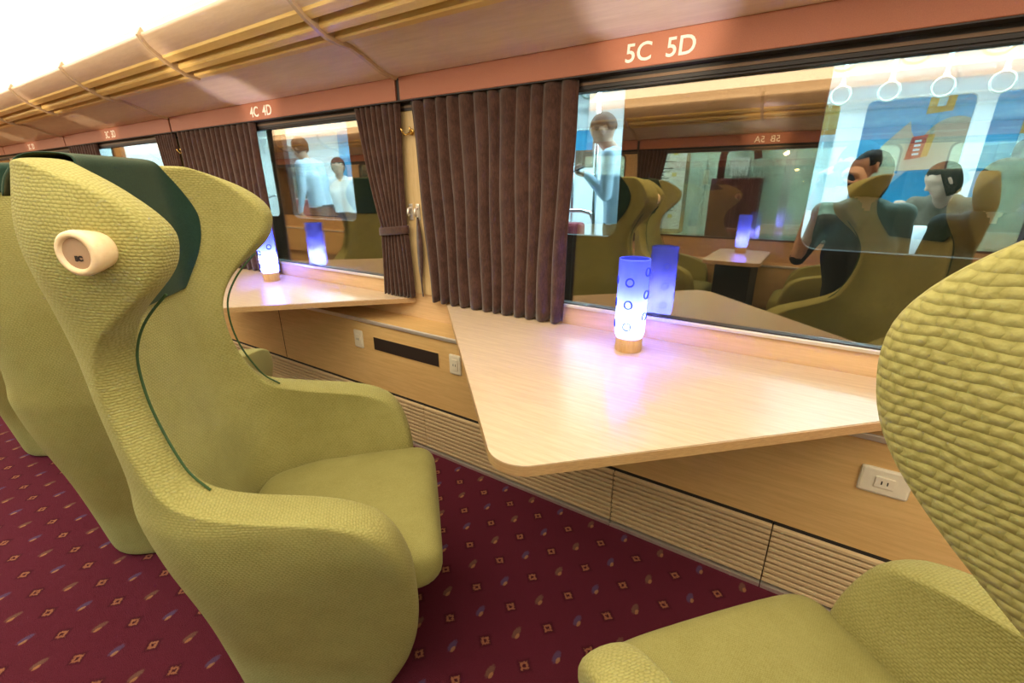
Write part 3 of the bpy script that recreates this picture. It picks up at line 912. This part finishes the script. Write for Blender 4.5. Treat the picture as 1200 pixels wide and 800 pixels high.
bm = bmesh.new(); box(bm, (-10.2, YT, ZF-.05), (4.2, YF+.05, ZF)); tr('floor_plate', bm, M['grey'])
bm = bmesh.new(); box(bm, (-10.2, YT, 2.2), (4.2, YF+.05, 2.25))
for y in (1.75, 3.25): box(bm, (-10.2, y-.25, 2.12), (4.2, y-.18, 2.2))
tr('roof_lining', bm, M['white'])
for y in (2.15, 2.9):
    bm = bmesh.new(); box(bm, (-10, y-.06, 2.165), (4, y+.06, 2.195)); tr('light_strip', bm, M['tube'])
for xe in (-10.2, 4.2):
    bm = bmesh.new(); box(bm, (xe-.03, YT, 0), (xe+.03, YF, 2.2)); tr('end_wall', bm, M['white'])
def bench(x0, x1):
    bm = bmesh.new(); box(bm, (x0, YF-.52, .36), (x1, YF-.06, .45), 0, .03); b = tr('bench_seat', bm, M['redseat'])
    bm = bmesh.new(); box(bm, (x0, YF-.13, .45), (x1, YF-.01, .885), 0, .03); tr('bench_back', bm, M['redseat'])
    for x in (x0-.03, x1+.03):
        bm = bmesh.new(); tube(bm, [(x, YF-.05, .95), (x, YF-.3, .95), (x, YF-.42, .92), (x, YF-.48, .84), (x, YF-.48, .0)], .017, 10); tr('arm_rail', bm, M['steel'])
bench(.05, 2.0); bench(-4.9, -2.75); bench(-8.5, -6.9)
bm = bmesh.new(); box(bm, (-.05, YT+.12, .36), (1.9, YT+.58, .45), 0, .03); tr('bench_seat', bm, M['redseat'])
bm = bmesh.new(); box(bm, (-.05, YT+.06, .45), (1.9, YT+.16, .84), 0, .03); tr('bench_back', bm, M['redseat'])
for x, y in ((-.13, 2.25), (-1.60, 2.28), (-2.3, 3.3)):
    bm = bmesh.new(); tube(bm, [(x, y, ZF), (x, y, 2.2)], .017, 12); tr('grab_pole', bm, M['steel'])
# a folded bench-end rail by the standing man
bm = bmesh.new(); tube(bm, [(-2.35, 2.6, .90), (-1.86, 2.6, .92), (-1.77, 2.6, .90), (-1.73, 2.6, .82), (-1.73, 2.6, 0)], .02, 10); tr('arm_rail', bm, M['steel'])
bm = bmesh.new(); box(bm, (-2.9, 2.45, .3), (-1.80, 2.58, .82), 0, .03); tr('bench_back', bm, M['redseat'])
for y in (1.8, 3.2):
    bm = bmesh.new(); tube(bm, [(-10, y, 2.03), (4, y, 2.03)], .016, 10); tr('strap_bar', bm, M['steel'])
proto = None
def strap(x, y, label):
    global proto
    if proto is None:
        t = thing('hand_strap', label, 'strap', (0, 0, 0), 0, 'hand straps in the train outside')
        bm = bmesh.new(); torus(bm, .062, .008, Matrix.Rotation(PI/2, 4, 'X'), 32, 8); link('ring', bm, M['strapw'], t)
        bm = bmesh.new(); box(bm, (-.012, -.004, .056), (.012, .004, .239), 0, .001); box(bm, (-.018, -.012, .058), (.018, .012, .085), 1, .002); link('belt', bm, [M['strapw'], M['grey']], t)
        proto = t
    else: t = copy_tree(proto); t['label'] = label
    t.location = (x, y, 1.775); return t
near_l = 'large near hand strap ring outside the front window'
ords = ['first', 'second', 'third', 'fourth', 'fifth', 'sixth', 'seventh', 'eighth']
for k, x in enumerate((-.04, .25, .54, .83, 1.12)): strap(x, 1.8, ords[k]+' from the left of the large upper hand strap rings outside')
for k, x in enumerate((-.035, .255, .55, .845, 1.14)): strap(x, 3.2, ords[k]+' from the left of the small lower hand strap rings outside')
for k, x in enumerate((-1.75, -1.47)): strap(x, 1.8, ('hand strap hidden by the drawn curtain edge, left of', 'hand strap hanging above')[k]+' the grey-haired man with the phone')
for k, x in enumerate((-8.12, -7.83)): strap(x, 3.2, ('left', 'right')[k]+' hand strap ring at the left side of the farther window')
# pictures and signs
def sign(name, label, cat, loc, w, h, mats, extra=None):
    t = thing(name, label, cat, loc)
    bm = bmesh.new(); box(bm, (-w/2, -.006, -h/2), (w/2, .02, h/2)); link('board', bm, mats[0], t)
    return t
t = sign('wall_picture', 'small blue and brown framed picture behind the man with the phone', 'picture', (-2.46, YF-.02, 1.53), .30, .42, [M['steel']])
bm = bmesh.new(); box(bm, (-.13, -.009, -.02), (.13, -.005, .19)); link('print', bm, M['blue'], t)['label'] = 'blue upper print'
bm = bmesh.new(); box(bm, (-.13, -.009, -.19), (.13, -.005, -.02)); link('print', bm, plain('brown_print', (.14, .08, .04), var=.5, nscale=25), t)['label'] = 'brown lower print'
def flat(poly, d, mat, parent, name='print', label=None):
    bm = bmesh.new(); lo = [bm.verts.new((x, -d, z)) for x, z in poly]; hi = [bm.verts.new((x, -d+.003, z)) for x, z in poly]
    bm.faces.new(lo); bm.faces.new(hi[::-1]); n = len(poly)
    for k in range(n): bm.faces.new((lo[k], lo[(k+1) % n], hi[(k+1) % n], hi[k]))
    o = link(name, bm, mat, parent)
    if label: o['label'] = label
    return o
ad = sign('advertising_board', 'big blue advertising board with a pale shape behind the passenger', 'board', (.70, 4.9, 1.38), 1.35, 1.5, [M['blue']])
for x in (-.5, .5): boxobj('leg', (x-.025, -.02, -1.46), (x+.025, .03, -.7), M['grey'], ad)
flat([(-.67, -.05), (.67, .10), (.67, .75), (-.67, .75)], .008, M['skyblue'], ad)
sh = []
for k in range(21):
    a = PI*k/20; sh.append((.22+.24*math.cos(a), .05+.30*math.sin(a)))
flat([(-.62, -.16), (.46, -.10)]+sh[1:-1]+[(-.10, .24), (-.12, .33), (-.28, .14), (-.34, .05), (-.45, -.02)], .012, M['peach'], ad, label='pale rounded print')
flat([(-.02, .38), (.17, .40), (.18, .58), (-.01, .57)], .014, M['orange'], ad, label='orange square print')
flat([(.045, .44), (.11, .445), (.115, .52), (.05, .515)], .016, M['white'], ad)
flat([(-.10, -.03), (.02, -.01), (.04, .20), (-.08, .18)], .016, M['redp'], ad, label='red label print')
flat([(.02, -.01), (.07, 0), (.09, .20), (.04, .20)], .016, M['orange'], ad)
for k in range(4): flat([(-.05, .01+.04*k), (.0, .015+.04*k), (.0, .035+.04*k), (-.05, .03+.04*k)], .0175, M['white'], ad)
t = sign('platform_sign', 'orange and white sign left of the blue advertising board', 'sign', (-.05, 5.2, 1.62), .62, .66, [M['white']])
flat([(-.31, .02), (.31, .02), (.31, .33), (-.31, .33)], .008, M['orange'], t)
t = sign('platform_sign', 'yellow and white sign at the upper right, right of the blue board', 'sign', (1.42, 5.2, 1.62), .5, .6, [M['white']])
flat([(-.25, -.05), (.25, -.05), (.25, .30), (-.25, .30)], .008, M['orange'], t)
flat([(-.20, -.2), (-.05, -.2), (-.05, -.12), (-.20, -.12)], .008, M['redp'], t)
t = sign('blue_panel', 'tall blue panel at the right of the farther window', 'panel', (-6.68, YF-.03, 1.45), .32, 1.5, [M['blue']])
flat([(-.16, .1), (.16, .1), (.16, .74), (-.16, .74)], .008, M['skyblue'], t)
# station beyond
bm = bmesh.new(); box(bm, (-12, 6.6, 0), (7, 6.7, 3.2))
for i in range(-9, 6): box(bm, (i*1.3, 6.59, 0), (i*1.3+.02, 6.61, 3.2))
structure(link('wall_station', bm, M['grey']))
structure(boxobj('floor_station', (-12, YF+.1, -.15), (7, 6.6, -.08), M['grey']))
bm = bmesh.new()
tube(bm, [(1.3, 5.8, 1.15), (3.2, 5.8, 1.65)], .05, 10); tag(link('stair_handrail', bm, M['steel']), 'sloping grey handrail behind the right passenger', 'handrail')
for x in (-6, -3.2, -.4, 1.4, 3.2):
    t = thing('platform_lamp', 'fluorescent lamp over the far platform', 'lamp', (x, 5.5, 2.75), 0, 'far platform lamps')
    boxobj('housing', (-.65, -.09, .0), (.65, .09, .05), M['white'], t)
    bm = bmesh.new(); lathe(bm, [(.03, -.6), (.03, .6)], 12, mtx=Matrix.Translation((0, 0, -.03)) @ Matrix.Rotation(PI/2, 4, 'Y')); link('tube', bm, M['tube2'], t, smooth=True)
structure(boxobj('ceiling_station', (-12, YF+.25, 2.80), (7, 6.6, 2.86), M['grey']))

# ------------------------------------------------------------------ people
import numpy as np
SKIN = plain('skin', (.50, .29, .19), .5, var=.04)
SHOE = plain('dark_shoe', (.02, .018, .016), .5)
def sphere_pts(bm, c, r, sc=(1, 1, 1), R=None, seg=14):
    mt = Matrix.Translation(c) @ ((R.to_4x4()) if R else Matrix.Identity(4)) @ Matrix.Diagonal((r*sc[0], r*sc[1], r*sc[2], 1))
    bmesh.ops.create_uvsphere(bm, u_segments=seg, v_segments=max(8, seg-4), radius=1, matrix=mt)
def capsule_soup(caps, base, n=14, m=5):
    """all limbs as closed tapered capsules: verts and faces"""
    V, F = [], []
    for a, b, ra, rb, _ in caps:
        a, b = a-base, b-base; d = b-a
        ax = d.normalized() if d.length > 1e-4 else Vector((0, 0, 1))
        e = ax.cross(Vector((0, 0, 1)) if abs(ax.z) < .9 else Vector((1, 0, 0))).normalized(); g = ax.cross(e)
        o = len(V); rings = []
        V.append(a-ax*ra)
        for k in range(1, m+1): t = -PI/2+PI/2*k/m; rings.append((a, ra, t))
        for k in range(0, m): t = PI/2*k/m; rings.append((b, rb, t))
        for c, r, t in rings:
            for i in range(n):
                q = 2*PI*i/n; V.append(c+ax*(r*math.sin(t))+(e*math.cos(q)+g*math.sin(q))*(r*math.cos(t)))
        V.append(b+ax*rb); last = len(V)-1; nr = len(rings)
        for i in range(n):
            j = (i+1) % n
            F.append((o, o+1+j, o+1+i)); F.append((last, o+1+(nr-1)*n+i, o+1+(nr-1)*n+j))
            for k in range(nr-1): F.append((o+1+k*n+i, o+1+k*n+j, o+1+(k+1)*n+j, o+1+(k+1)*n+i))
    return V, F
def person(label, P, top, bottom, hair, hair_len=.0, yaw=0, pitch=0, roll=0, long_sleeve=True, hands=('relax', 'relax'), skin=None, group=None, voxel=.0085, name='person', female=False):
    """one continuous figure grown from tapered limbs, then fused"""
    skin = skin or SKIN
    root = thing(name, label, 'person', (P['base'][0], P['base'][1], P['base'][2]), 0, group)
    base = Vector(P['base']); caps = []
    V = lambda k: Vector(P[k])
    def cap(a, b, ra, rb, key): caps.append((Vector(a), Vector(b), ra, rb, key))
    hip, chest, neck, head = V('hip'), V('chest'), V('neck'), V('head')
    latv = (V('shL')-V('shR')).normalized()
    hl = (V('hpL')-V('hpR')).normalized()
    sw = .9 if female else 1
    for s in (-1, 1):
        cap(hip+hl*.075*s, hip.lerp(chest, .5)+latv*.07*s, .105, .098*sw, 'top' if s else 'top')
        cap(hip.lerp(chest, .5)+latv*.07*s, chest+latv*.085*s, .10*sw, .112*sw, 'top')
        cap(chest+latv*.085*s, neck+latv*.06*s-(neck-chest).normalized()*.05, .105*sw, .07, 'top')
        cap(hip+hl*.08*s-(chest-hip).normalized()*.04, hip+hl*.07*s, .11, .11, 'bottom')
    cap(neck-(neck-chest).normalized()*.06, head-Vector((0, 0, .06)), .056, .052, 'skin')
    for S_ in ('L', 'R'):
        sh, el, wr = V('sh'+S_), V('el'+S_), V('wr'+S_)
        cap(neck-(neck-chest).normalized()*.07, sh, .06, .058, 'top')
        cap(sh, el, .056*sw, .043*sw, 'top')
        cap(el, wr, .043*sw, .029, 'top' if long_sleeve else 'skin')
        # hand: palm, four fingers and a thumb, curled
        d = (wr-el).normalized() if not P.get('hd'+S_) else Vector(P['hd'+S_]).normalized()
        pn = Vector(P.get('pn'+S_, (0, 0, -1))); pn = (pn-d*pn.dot(d)).normalized(); sd = d.cross(pn)*(1 if S_ == 'L' else -1)
        for k in (-1, 0, 1): cap(wr+d*.012+sd*.012*k, wr+d*.075+sd*.020*k, .017, .015, 'skin')
        curl = .9 if hands[0 if S_ == 'L' else 1] == 'grip' else .35
        for k in range(4):
            p = wr+d*.082+sd*(.030-.020*k); L = (.040, .046, .043, .034)[k]; a = 0
            for seg in range(3):
                a += curl; q = p+(d*math.cos(a)+pn*math.sin(a))*L*(1, .65, .5)[seg]
                cap(p, q, .0092-.0007*seg, .0088-.0007*seg, 'skin'); p = q
        p = wr+d*.03+sd*.030; q = p+(d*.6+sd*.7+pn*.45).normalized()*.042; cap(p, q, .0115, .010, 'skin')
        cap(q, q+(d*.8+pn*.6).normalized()*.032, .010, .009, 'skin')
        hp, kn, an = V('hp'+S_), V('kn'+S_), V('an'+S_)
        cap(hp, kn, .088, .060, 'bottom'); cap(kn, an, .058, .040, 'bottom')
        f = Vector(P.get('ft'+S_, P.get('ft', (1, 0, 0)))).normalized()
        cap(an-f*.03-Vector((0, 0, .03)), an+f*.13-Vector((0, 0, .045)), .04, .032, 'shoe')
    R = Euler((roll, pitch, yaw), 'XYZ').to_matrix()
    hb = lambda x, y, z: head+R @ Vector((x, y, z))
    cap(hb(-.018, 0, .035), hb(.022, 0, .035), .086, .080, 'skin'); cap(hb(.01, 0, -.01), hb(.03, 0, -.035), .072, .062, 'skin')
    cap(hb(.03, 0, -.05), hb(.05, 0, -.085), .055, .034, 'skin')
    cap(hb(.088, 0, .012), hb(.106, 0, -.022), .010, .014, 'skin')
    for s in (-1, 1): cap(hb(0, .080*s, .02), hb(-.006, .083*s, -.018), .016, .012, 'skin')
    me = bpy.data.meshes.new('t'); V_, F_ = capsule_soup(caps, base); me.from_pydata([tuple(v) for v in V_], [], F_); me.update()
    t = bpy.data.objects.new('t', me); COL.objects.link(t)
    md = t.modifiers.new('r', 'REMESH'); md.mode = 'VOXEL'; md.voxel_size = voxel; md.use_smooth_shade = True
    md = t.modifiers.new('s', 'SMOOTH'); md.iterations = 3; md.factor = .5
    dg = bpy.context.evaluated_depsgraph_get(); dg.update()
    body = bpy.data.meshes.new_from_object(t.evaluated_get(dg)); bpy.data.objects.remove(t); bpy.data.meshes.remove(me)
    keys = ['skin', 'top', 'bottom', 'shoe']
    body.materials.clear()
    for m in (skin, top, bottom, SHOE): body.materials.append(m)
    data = [(a-base, (b-a), max(1e-9, (b-a).length_squared), ra, rb, keys.index(k)) for a, b, ra, rb, k in caps]
    n = len(body.polygons); cen = np.empty(n*3, np.float32); body.polygons.foreach_get('center', cen); cen = cen.reshape(n, 3)
    best = np.full(n, 9.0); idx = np.zeros(n, np.int32)
    for a, d, l2, ra, rb, k in data:
        a_, d_ = np.array(a), np.array(d)
        tt = np.clip((cen-a_) @ d_ / l2, 0, 1)
        dd = np.linalg.norm(cen-a_-tt[:, None]*d_, axis=1)-(ra+(rb-ra)*tt)+(.002 if k == 0 else 0)
        m_ = dd < best; best[m_] = dd[m_]; idx[m_] = k
    body.polygons.foreach_set('material_index', idx); body.polygons.foreach_set('use_smooth', np.ones(n, bool)); body.update()
    bo = bpy.data.objects.new('body', body); COL.objects.link(bo); bo.parent = root
    # hair cap
    if hair:
        bm = bmesh.new(); bmesh.ops.create_uvsphere(bm, u_segments=28, v_segments=20, radius=1)
        for v in bm.verts:
            x, y, z = v.co; drop = hair_len if (z < 0 and x < .45) else 0
            n = 1+.03*math.sin(17*x+5*z)*math.sin(13*y+3)
            v.co = Vector((x*.103*n-.006, y*.091*n, z*(.100+drop)*n+.036))
        kill = [v for v in bm.verts if (v.co.x > .045 and v.co.z < .066) or (v.co.z < (-.035-hair_len*.8)) or (hair_len == 0 and v.co.x > -.03 and v.co.z < .02)]
        bmesh.ops.delete(bm, geom=kill, context='VERTS')
        for v in bm.verts: v.co = (head-base)+R @ v.co
        for f in bm.faces: f.smooth = True
        h = link('hair', bm, hair, root, smooth=True); md = h.modifiers.new('thickness', 'SOLIDIFY'); md.thickness = .012; md.offset = -1
    for s in (-1, 1):
        bm = bmesh.new(); sphere_pts(bm, hb(.083, .031*s, .018)-base, .009, (.6, 1.25, .8), R, 10); link('eye', bm, M['black'], root, smooth=True)
    bm = bmesh.new(); sphere_pts(bm, hb(.083, 0, -.062)-base, .010, (.7, 2.0, .45), R, 10); link('mouth', bm, plain('lips', (.40, .15, .12), .5), root, smooth=True)
    return root

def standing(x, y, z0, H, face, lean=0, wrL=None, wrR=None, elL=None, elR=None, nod=.0):
    """joints of a standing figure, height H, facing the angle face"""
    f = Vector((math.cos(face), math.sin(face), 0)); l = Vector((-f.y, f.x, 0)); B = Vector((x, y, z0)); up = Vector((0, 0, 1))
    P = {'base': B}
    hip = B+up*H*.53; chest = hip+up*H*.20+f*lean*.4; neck = hip+up*H*.325+f*lean*.85; head = neck+up*H*.075+f*(lean*.35+.02+nod)
    P.update(hip=hip, chest=chest, neck=neck, head=head)
    for k, s in (('L', 1), ('R', -1)):
        sh = neck-up*.055+l*s*H*.108; P['sh'+k] = sh
        P['hp'+k] = hip-up*.03+l*s*.085; P['kn'+k] = B+up*H*.28+l*s*.095+f*.02; P['an'+k] = B+up*.075+l*s*.10
        P['el'+k] = sh-up*H*.175+l*s*.05-f*.02; P['wr'+k] = P['el'+k]-up*H*.13+f*.07
        P['hd'+k] = -up+f*.1; P['pn'+k] = -l*s; P['ft'+k] = f
    for k, w, e in (('L', wrL, elL), ('R', wrR, elR)):
        if e: P['el'+k] = Vector(e)
        if w: P['wr'+k] = Vector(w); P['hd'+k] = P['wr'+k]-P['el'+k]
    return P
def seated(x, y, seat, face, lean=0, nod=.02, H=1.62):
    f = Vector((math.cos(face), math.sin(face), 0)); l = Vector((-f.y, f.x, 0)); up = Vector((0, 0, 1)); z0 = ZF
    hip = Vector((x, y, seat+.10)); P = {'base': Vector((x, y, seat))}
    chest = hip+up*H*.20+f*lean*.5; neck = hip+up*H*.325+f*lean; head = neck+up*H*.07+f*(.03+nod+lean*.3)
    P.update(hip=hip, chest=chest, neck=neck, head=head)
    for k, s in (('L', 1), ('R', -1)):
        sh = neck-up*.055+l*s*H*.105; P['sh'+k] = sh; P['hp'+k] = hip+l*s*.085-up*.01
        P['kn'+k] = hip+l*s*.10+f*.42+up*.0; P['an'+k] = Vector((P['kn'+k].x, P['kn'+k].y, z0+.08))+f*.03
        P['el'+k] = sh-up*.25+f*.06+l*s*.05; P['wr'+k] = P['el'+k]+f*.20-up*.02-l*s*.08
        P['hd'+k] = f-l*s*.4; P['pn'+k] = -up; P['ft'+k] = f
    return P
shirt = plain('pale_blue_shirt', (.50, .66, .80), .8, var=.1, nscale=15); olive = plain('olive_trousers', (.10, .095, .06), .8)
navy = plain('navy_jacket', (.018, .024, .05), .8); brownj = plain('brown_jacket', (.16, .125, .085), .85, var=.25, nscale=20)
blackc = plain('black_clothing', (.010, .010, .012), .85); whitec = plain('white_shirt', (.72, .74, .76), .8)
hgrey = plain('grey_hair', (.085, .08, .075), .8, spec=.1, var=.3, nscale=80); hblack = plain('black_hair', (.008, .006, .006), .8, spec=.1); hbrown = plain('brown_hair', (.035, .017, .010), .8, spec=.1)

# the grey-haired man reading his phone
P = standing(-1.32, 2.14, ZF, 1.70, math.radians(186), lean=.07, nod=.05)
P['elL'] = P['shL']+Vector((.0, -.03, -.27)); P['wrL'] = P['elL']+Vector((-.16, .02, .14)); P['hdL'] = Vector((-1, .1, .15)); P['pnL'] = Vector((0, .25, 1))
P['elR'] = P['shR']+Vector((.02, .03, -.29)); P['wrR'] = P['elR']+Vector((-.10, .0, -.20))
person('grey-haired man in a pale blue shirt standing and looking down at his phone', P, shirt, olive, hgrey, 0, math.radians(186), .55, hands=('grip', 'relax'))
ph = thing('smartphone', 'dark smartphone held by the grey-haired man outside the window', 'phone', P['wrL']+Vector((-.105, .012, .034)))
bm = bmesh.new(); box(bm, (-.072, -.036, -.0045), (.072, .036, .0045), 0, .004); link('case', bm, M['black'], ph)
bm = bmesh.new(); box(bm, (-.066, -.032, .0042), (.066, .032, .0052)); link('screen', bm, emit_mat('phone_screen', (.7, .85, 1), .8), ph)
ph.rotation_euler = (.15, -.35, 0)
# the seated passenger in front of the blue board
P = seated(.80, YF-.36, .42, math.radians(-112), lean=.12, nod=.07)
P['wrR'] = P['elR']+Vector((-.05, -.16, .16)); P['hdR'] = Vector((.1, -.2, 1)); P['pnR'] = Vector((0, 1, 0))
person('black-haired passenger in a brown jacket seated before the blue advertising board', P, brownj, blackc, hblack, .10, math.radians(-165), .40, female=True, hands=('grip', 'grip'))
bm = bmesh.new(); lathe(bm, [(.02, 0), (.10, .02), (.115, .12), (.10, .22), (.07, .25), (.02, .255)], 20, mtx=Matrix.Scale(.55, 4, (0, 1, 0)))
o = link('white_bag', bm, whitec, None, smooth=True); o.location = (.62, YF-.80, .60); tag(o, 'white bag on the lap of the black-haired seated passenger', 'bag')
# standing in the dark jacket
P = standing(1.06, 2.95, ZF, 1.72, math.radians(10), lean=.02)
person('passenger in a dark navy jacket standing at the upper right beyond the window', P, navy, blackc, hgrey, 0, math.radians(10), .1, voxel=.013)
# two passengers on the near bench with their backs to the glass
greyg = plain('grey_green_jacket', (.14, .17, .13), .85, var=.15, nscale=20)
P = seated(.17, YT+.42, .45, math.radians(100), lean=-.03, nod=.0, H=1.60)
person('passenger in a grey-green jacket seated with back to the window, behind the mirrored wing', P, greyg, blackc, hblack, .08, math.radians(85), .1, voxel=.012, female=True)
P = seated(.66, YT+.42, .43, math.radians(85), lean=-.03, nod=.0, H=1.52)
person('brown-haired passenger in black seated with back to the window, near the right edge', P, blackc, blackc, hbrown, .09, math.radians(75), .1, voxel=.012, female=True)
# seen through the farther window
P = standing(-5.25, 2.25, ZF, 1.74, math.radians(200), lean=.10, nod=.04)
person('brown-haired passenger in pale blue standing beyond the farther window', P, shirt, navy, hbrown, .03, math.radians(200), .4, voxel=.013)
P = standing(-5.62, 2.85, ZF, 1.52, math.radians(-40), lean=.05)
person('dark-haired passenger in white standing beyond the farther window', P, whitec, navy, hblack, .03, math.radians(-40), .2, voxel=.013)
P = standing(-5.95, 1.75, ZF, 1.30, math.radians(-80), lean=.05)
person('small black-haired passenger at the left side of the farther window', P, navy, blackc, hblack, .06, math.radians(-80), .2, voxel=.013)

# the photographer kneeling in the aisle, mirrored in the window
cpos = CAM-fwd*.055
rt = right
cb = thing('camera', 'black camera held by the kneeling photographer, mirrored in the window', 'camera', cpos-fwd*.045)
qm = Matrix((right, fwd, -down)).transposed().to_4x4()
cb.rotation_euler = qm.to_euler()
bm = bmesh.new(); box(bm, (-.068, -.03, -.046), (.068, .022, .042), 0, .008); box(bm, (-.026, -.03, .040), (.026, .022, .066), 0, .006); box(bm, (-.070, .0, -.046), (-.040, .036, .036), 0, .008); link('camera_body', bm, M['black'], cb)
bm = bmesh.new(); lathe(bm, [(.034, 0), (.036, .012), (.036, .05), (.033, .06), (.030, .062)], 28, mtx=Matrix.Translation((0, .02, 0)) @ Matrix.Rotation(-PI/2, 4, 'X')); l_ = link('lens', bm, M['black'], cb, smooth=True)
bm = bmesh.new(); lathe(bm, [(.024, 0), (.015, .004), (.001, .006)], 24, mtx=Matrix.Translation((0, .0805, 0)) @ Matrix.Rotation(-PI/2, 4, 'X'), cap=False); link('front_glass', bm, plain('lens_glass', (.02, .02, .05), .05), l_, smooth=True)
face = math.atan2(fwd.y, fwd.x)
f2 = Vector((math.cos(face), math.sin(face), 0)); l2 = Vector((-f2.y, f2.x, 0)); up = Vector((0, 0, 1))
cc = cpos-fwd*.045
hd = cc-fwd*.135+up*.0
hip = Vector((.245, -1.70, .50)); chest = Vector((.215, -1.665, .80)); neck = Vector((.17, -1.635, 1.02))
P = {'base': Vector((.245, -1.70, 0)), 'hip': hip, 'chest': chest, 'neck': neck, 'head': hd+up*(-.005)}
for k, s in (('L', 1), ('R', -1)):
    P['sh'+k] = neck-up*.05+l2*s*.175
    P['hp'+k] = hip+l2*s*.085-up*.01; P['kn'+k] = Vector((.16, -1.60, .065))+l2*s*.11; P['an'+k] = P['kn'+k]-f2*.40+up*.015; P['ft'+k] = -f2
    P['el'+k] = P['sh'+k]-up*.20+l2*s*.05+f2*.10
    P['wr'+k] = cc+right*(-s*.115)-up*.055-fwd*.02
    P['hd'+k] = right*(s*.25)+up*.8+fwd*.35; P['pn'+k] = right*s*1.0+fwd*.1
person('photographer in black kneeling in the aisle, mirrored in the window behind the chair wing', P, blackc, blackc, hblack, .0, face, .33, long_sleeve=False, hands=('grip', 'grip'))

# added spot lights without fixtures, for the glow patch on each bay's cove panel
for i in (1, 2, 3, 4, 5):
    xc = RIB0+PITCH*(i-5)+.98
    for sy in (1, -1):
        if sy < 0 and i < 4: continue
        ld = bpy.data.lights.new('added_spot', 'SPOT'); ld.energy = 150; ld.color = (1, .82, .56); ld.spot_size = math.radians(11); ld.spot_blend = .8; ld.shadow_soft_size = .03
        lo = bpy.data.objects.new('added_spot', ld); COL.objects.link(lo)
        a = Vector((xc, -2.2, 1.60)); b = Vector((xc+.02, -.10, 1.585))
        if sy < 0: a.y, b.y = -W-a.y, -W-b.y
        lo.location = a; lo.rotation_euler = (b-a).to_track_quat('-Z', 'Y').to_euler()

# ------------------------------------------------------------------ render look
S.view_settings.view_transform = 'Standard'; S.view_settings.look = 'None'
S.view_settings.gamma = 1; S.view_settings.use_curve_mapping = False
S.view_settings.exposure = 0
w = bpy.data.worlds.new('night'); w.use_nodes = True; S.world = w
w.node_tree.nodes['Background'].inputs[0].default_value = (.004, .005, .006, 1)
S.cycles.use_denoising = True
S.cycles.max_bounces = 10; S.cycles.transparent_max_bounces = 24
S.cycles.sample_clamp_indirect = 80
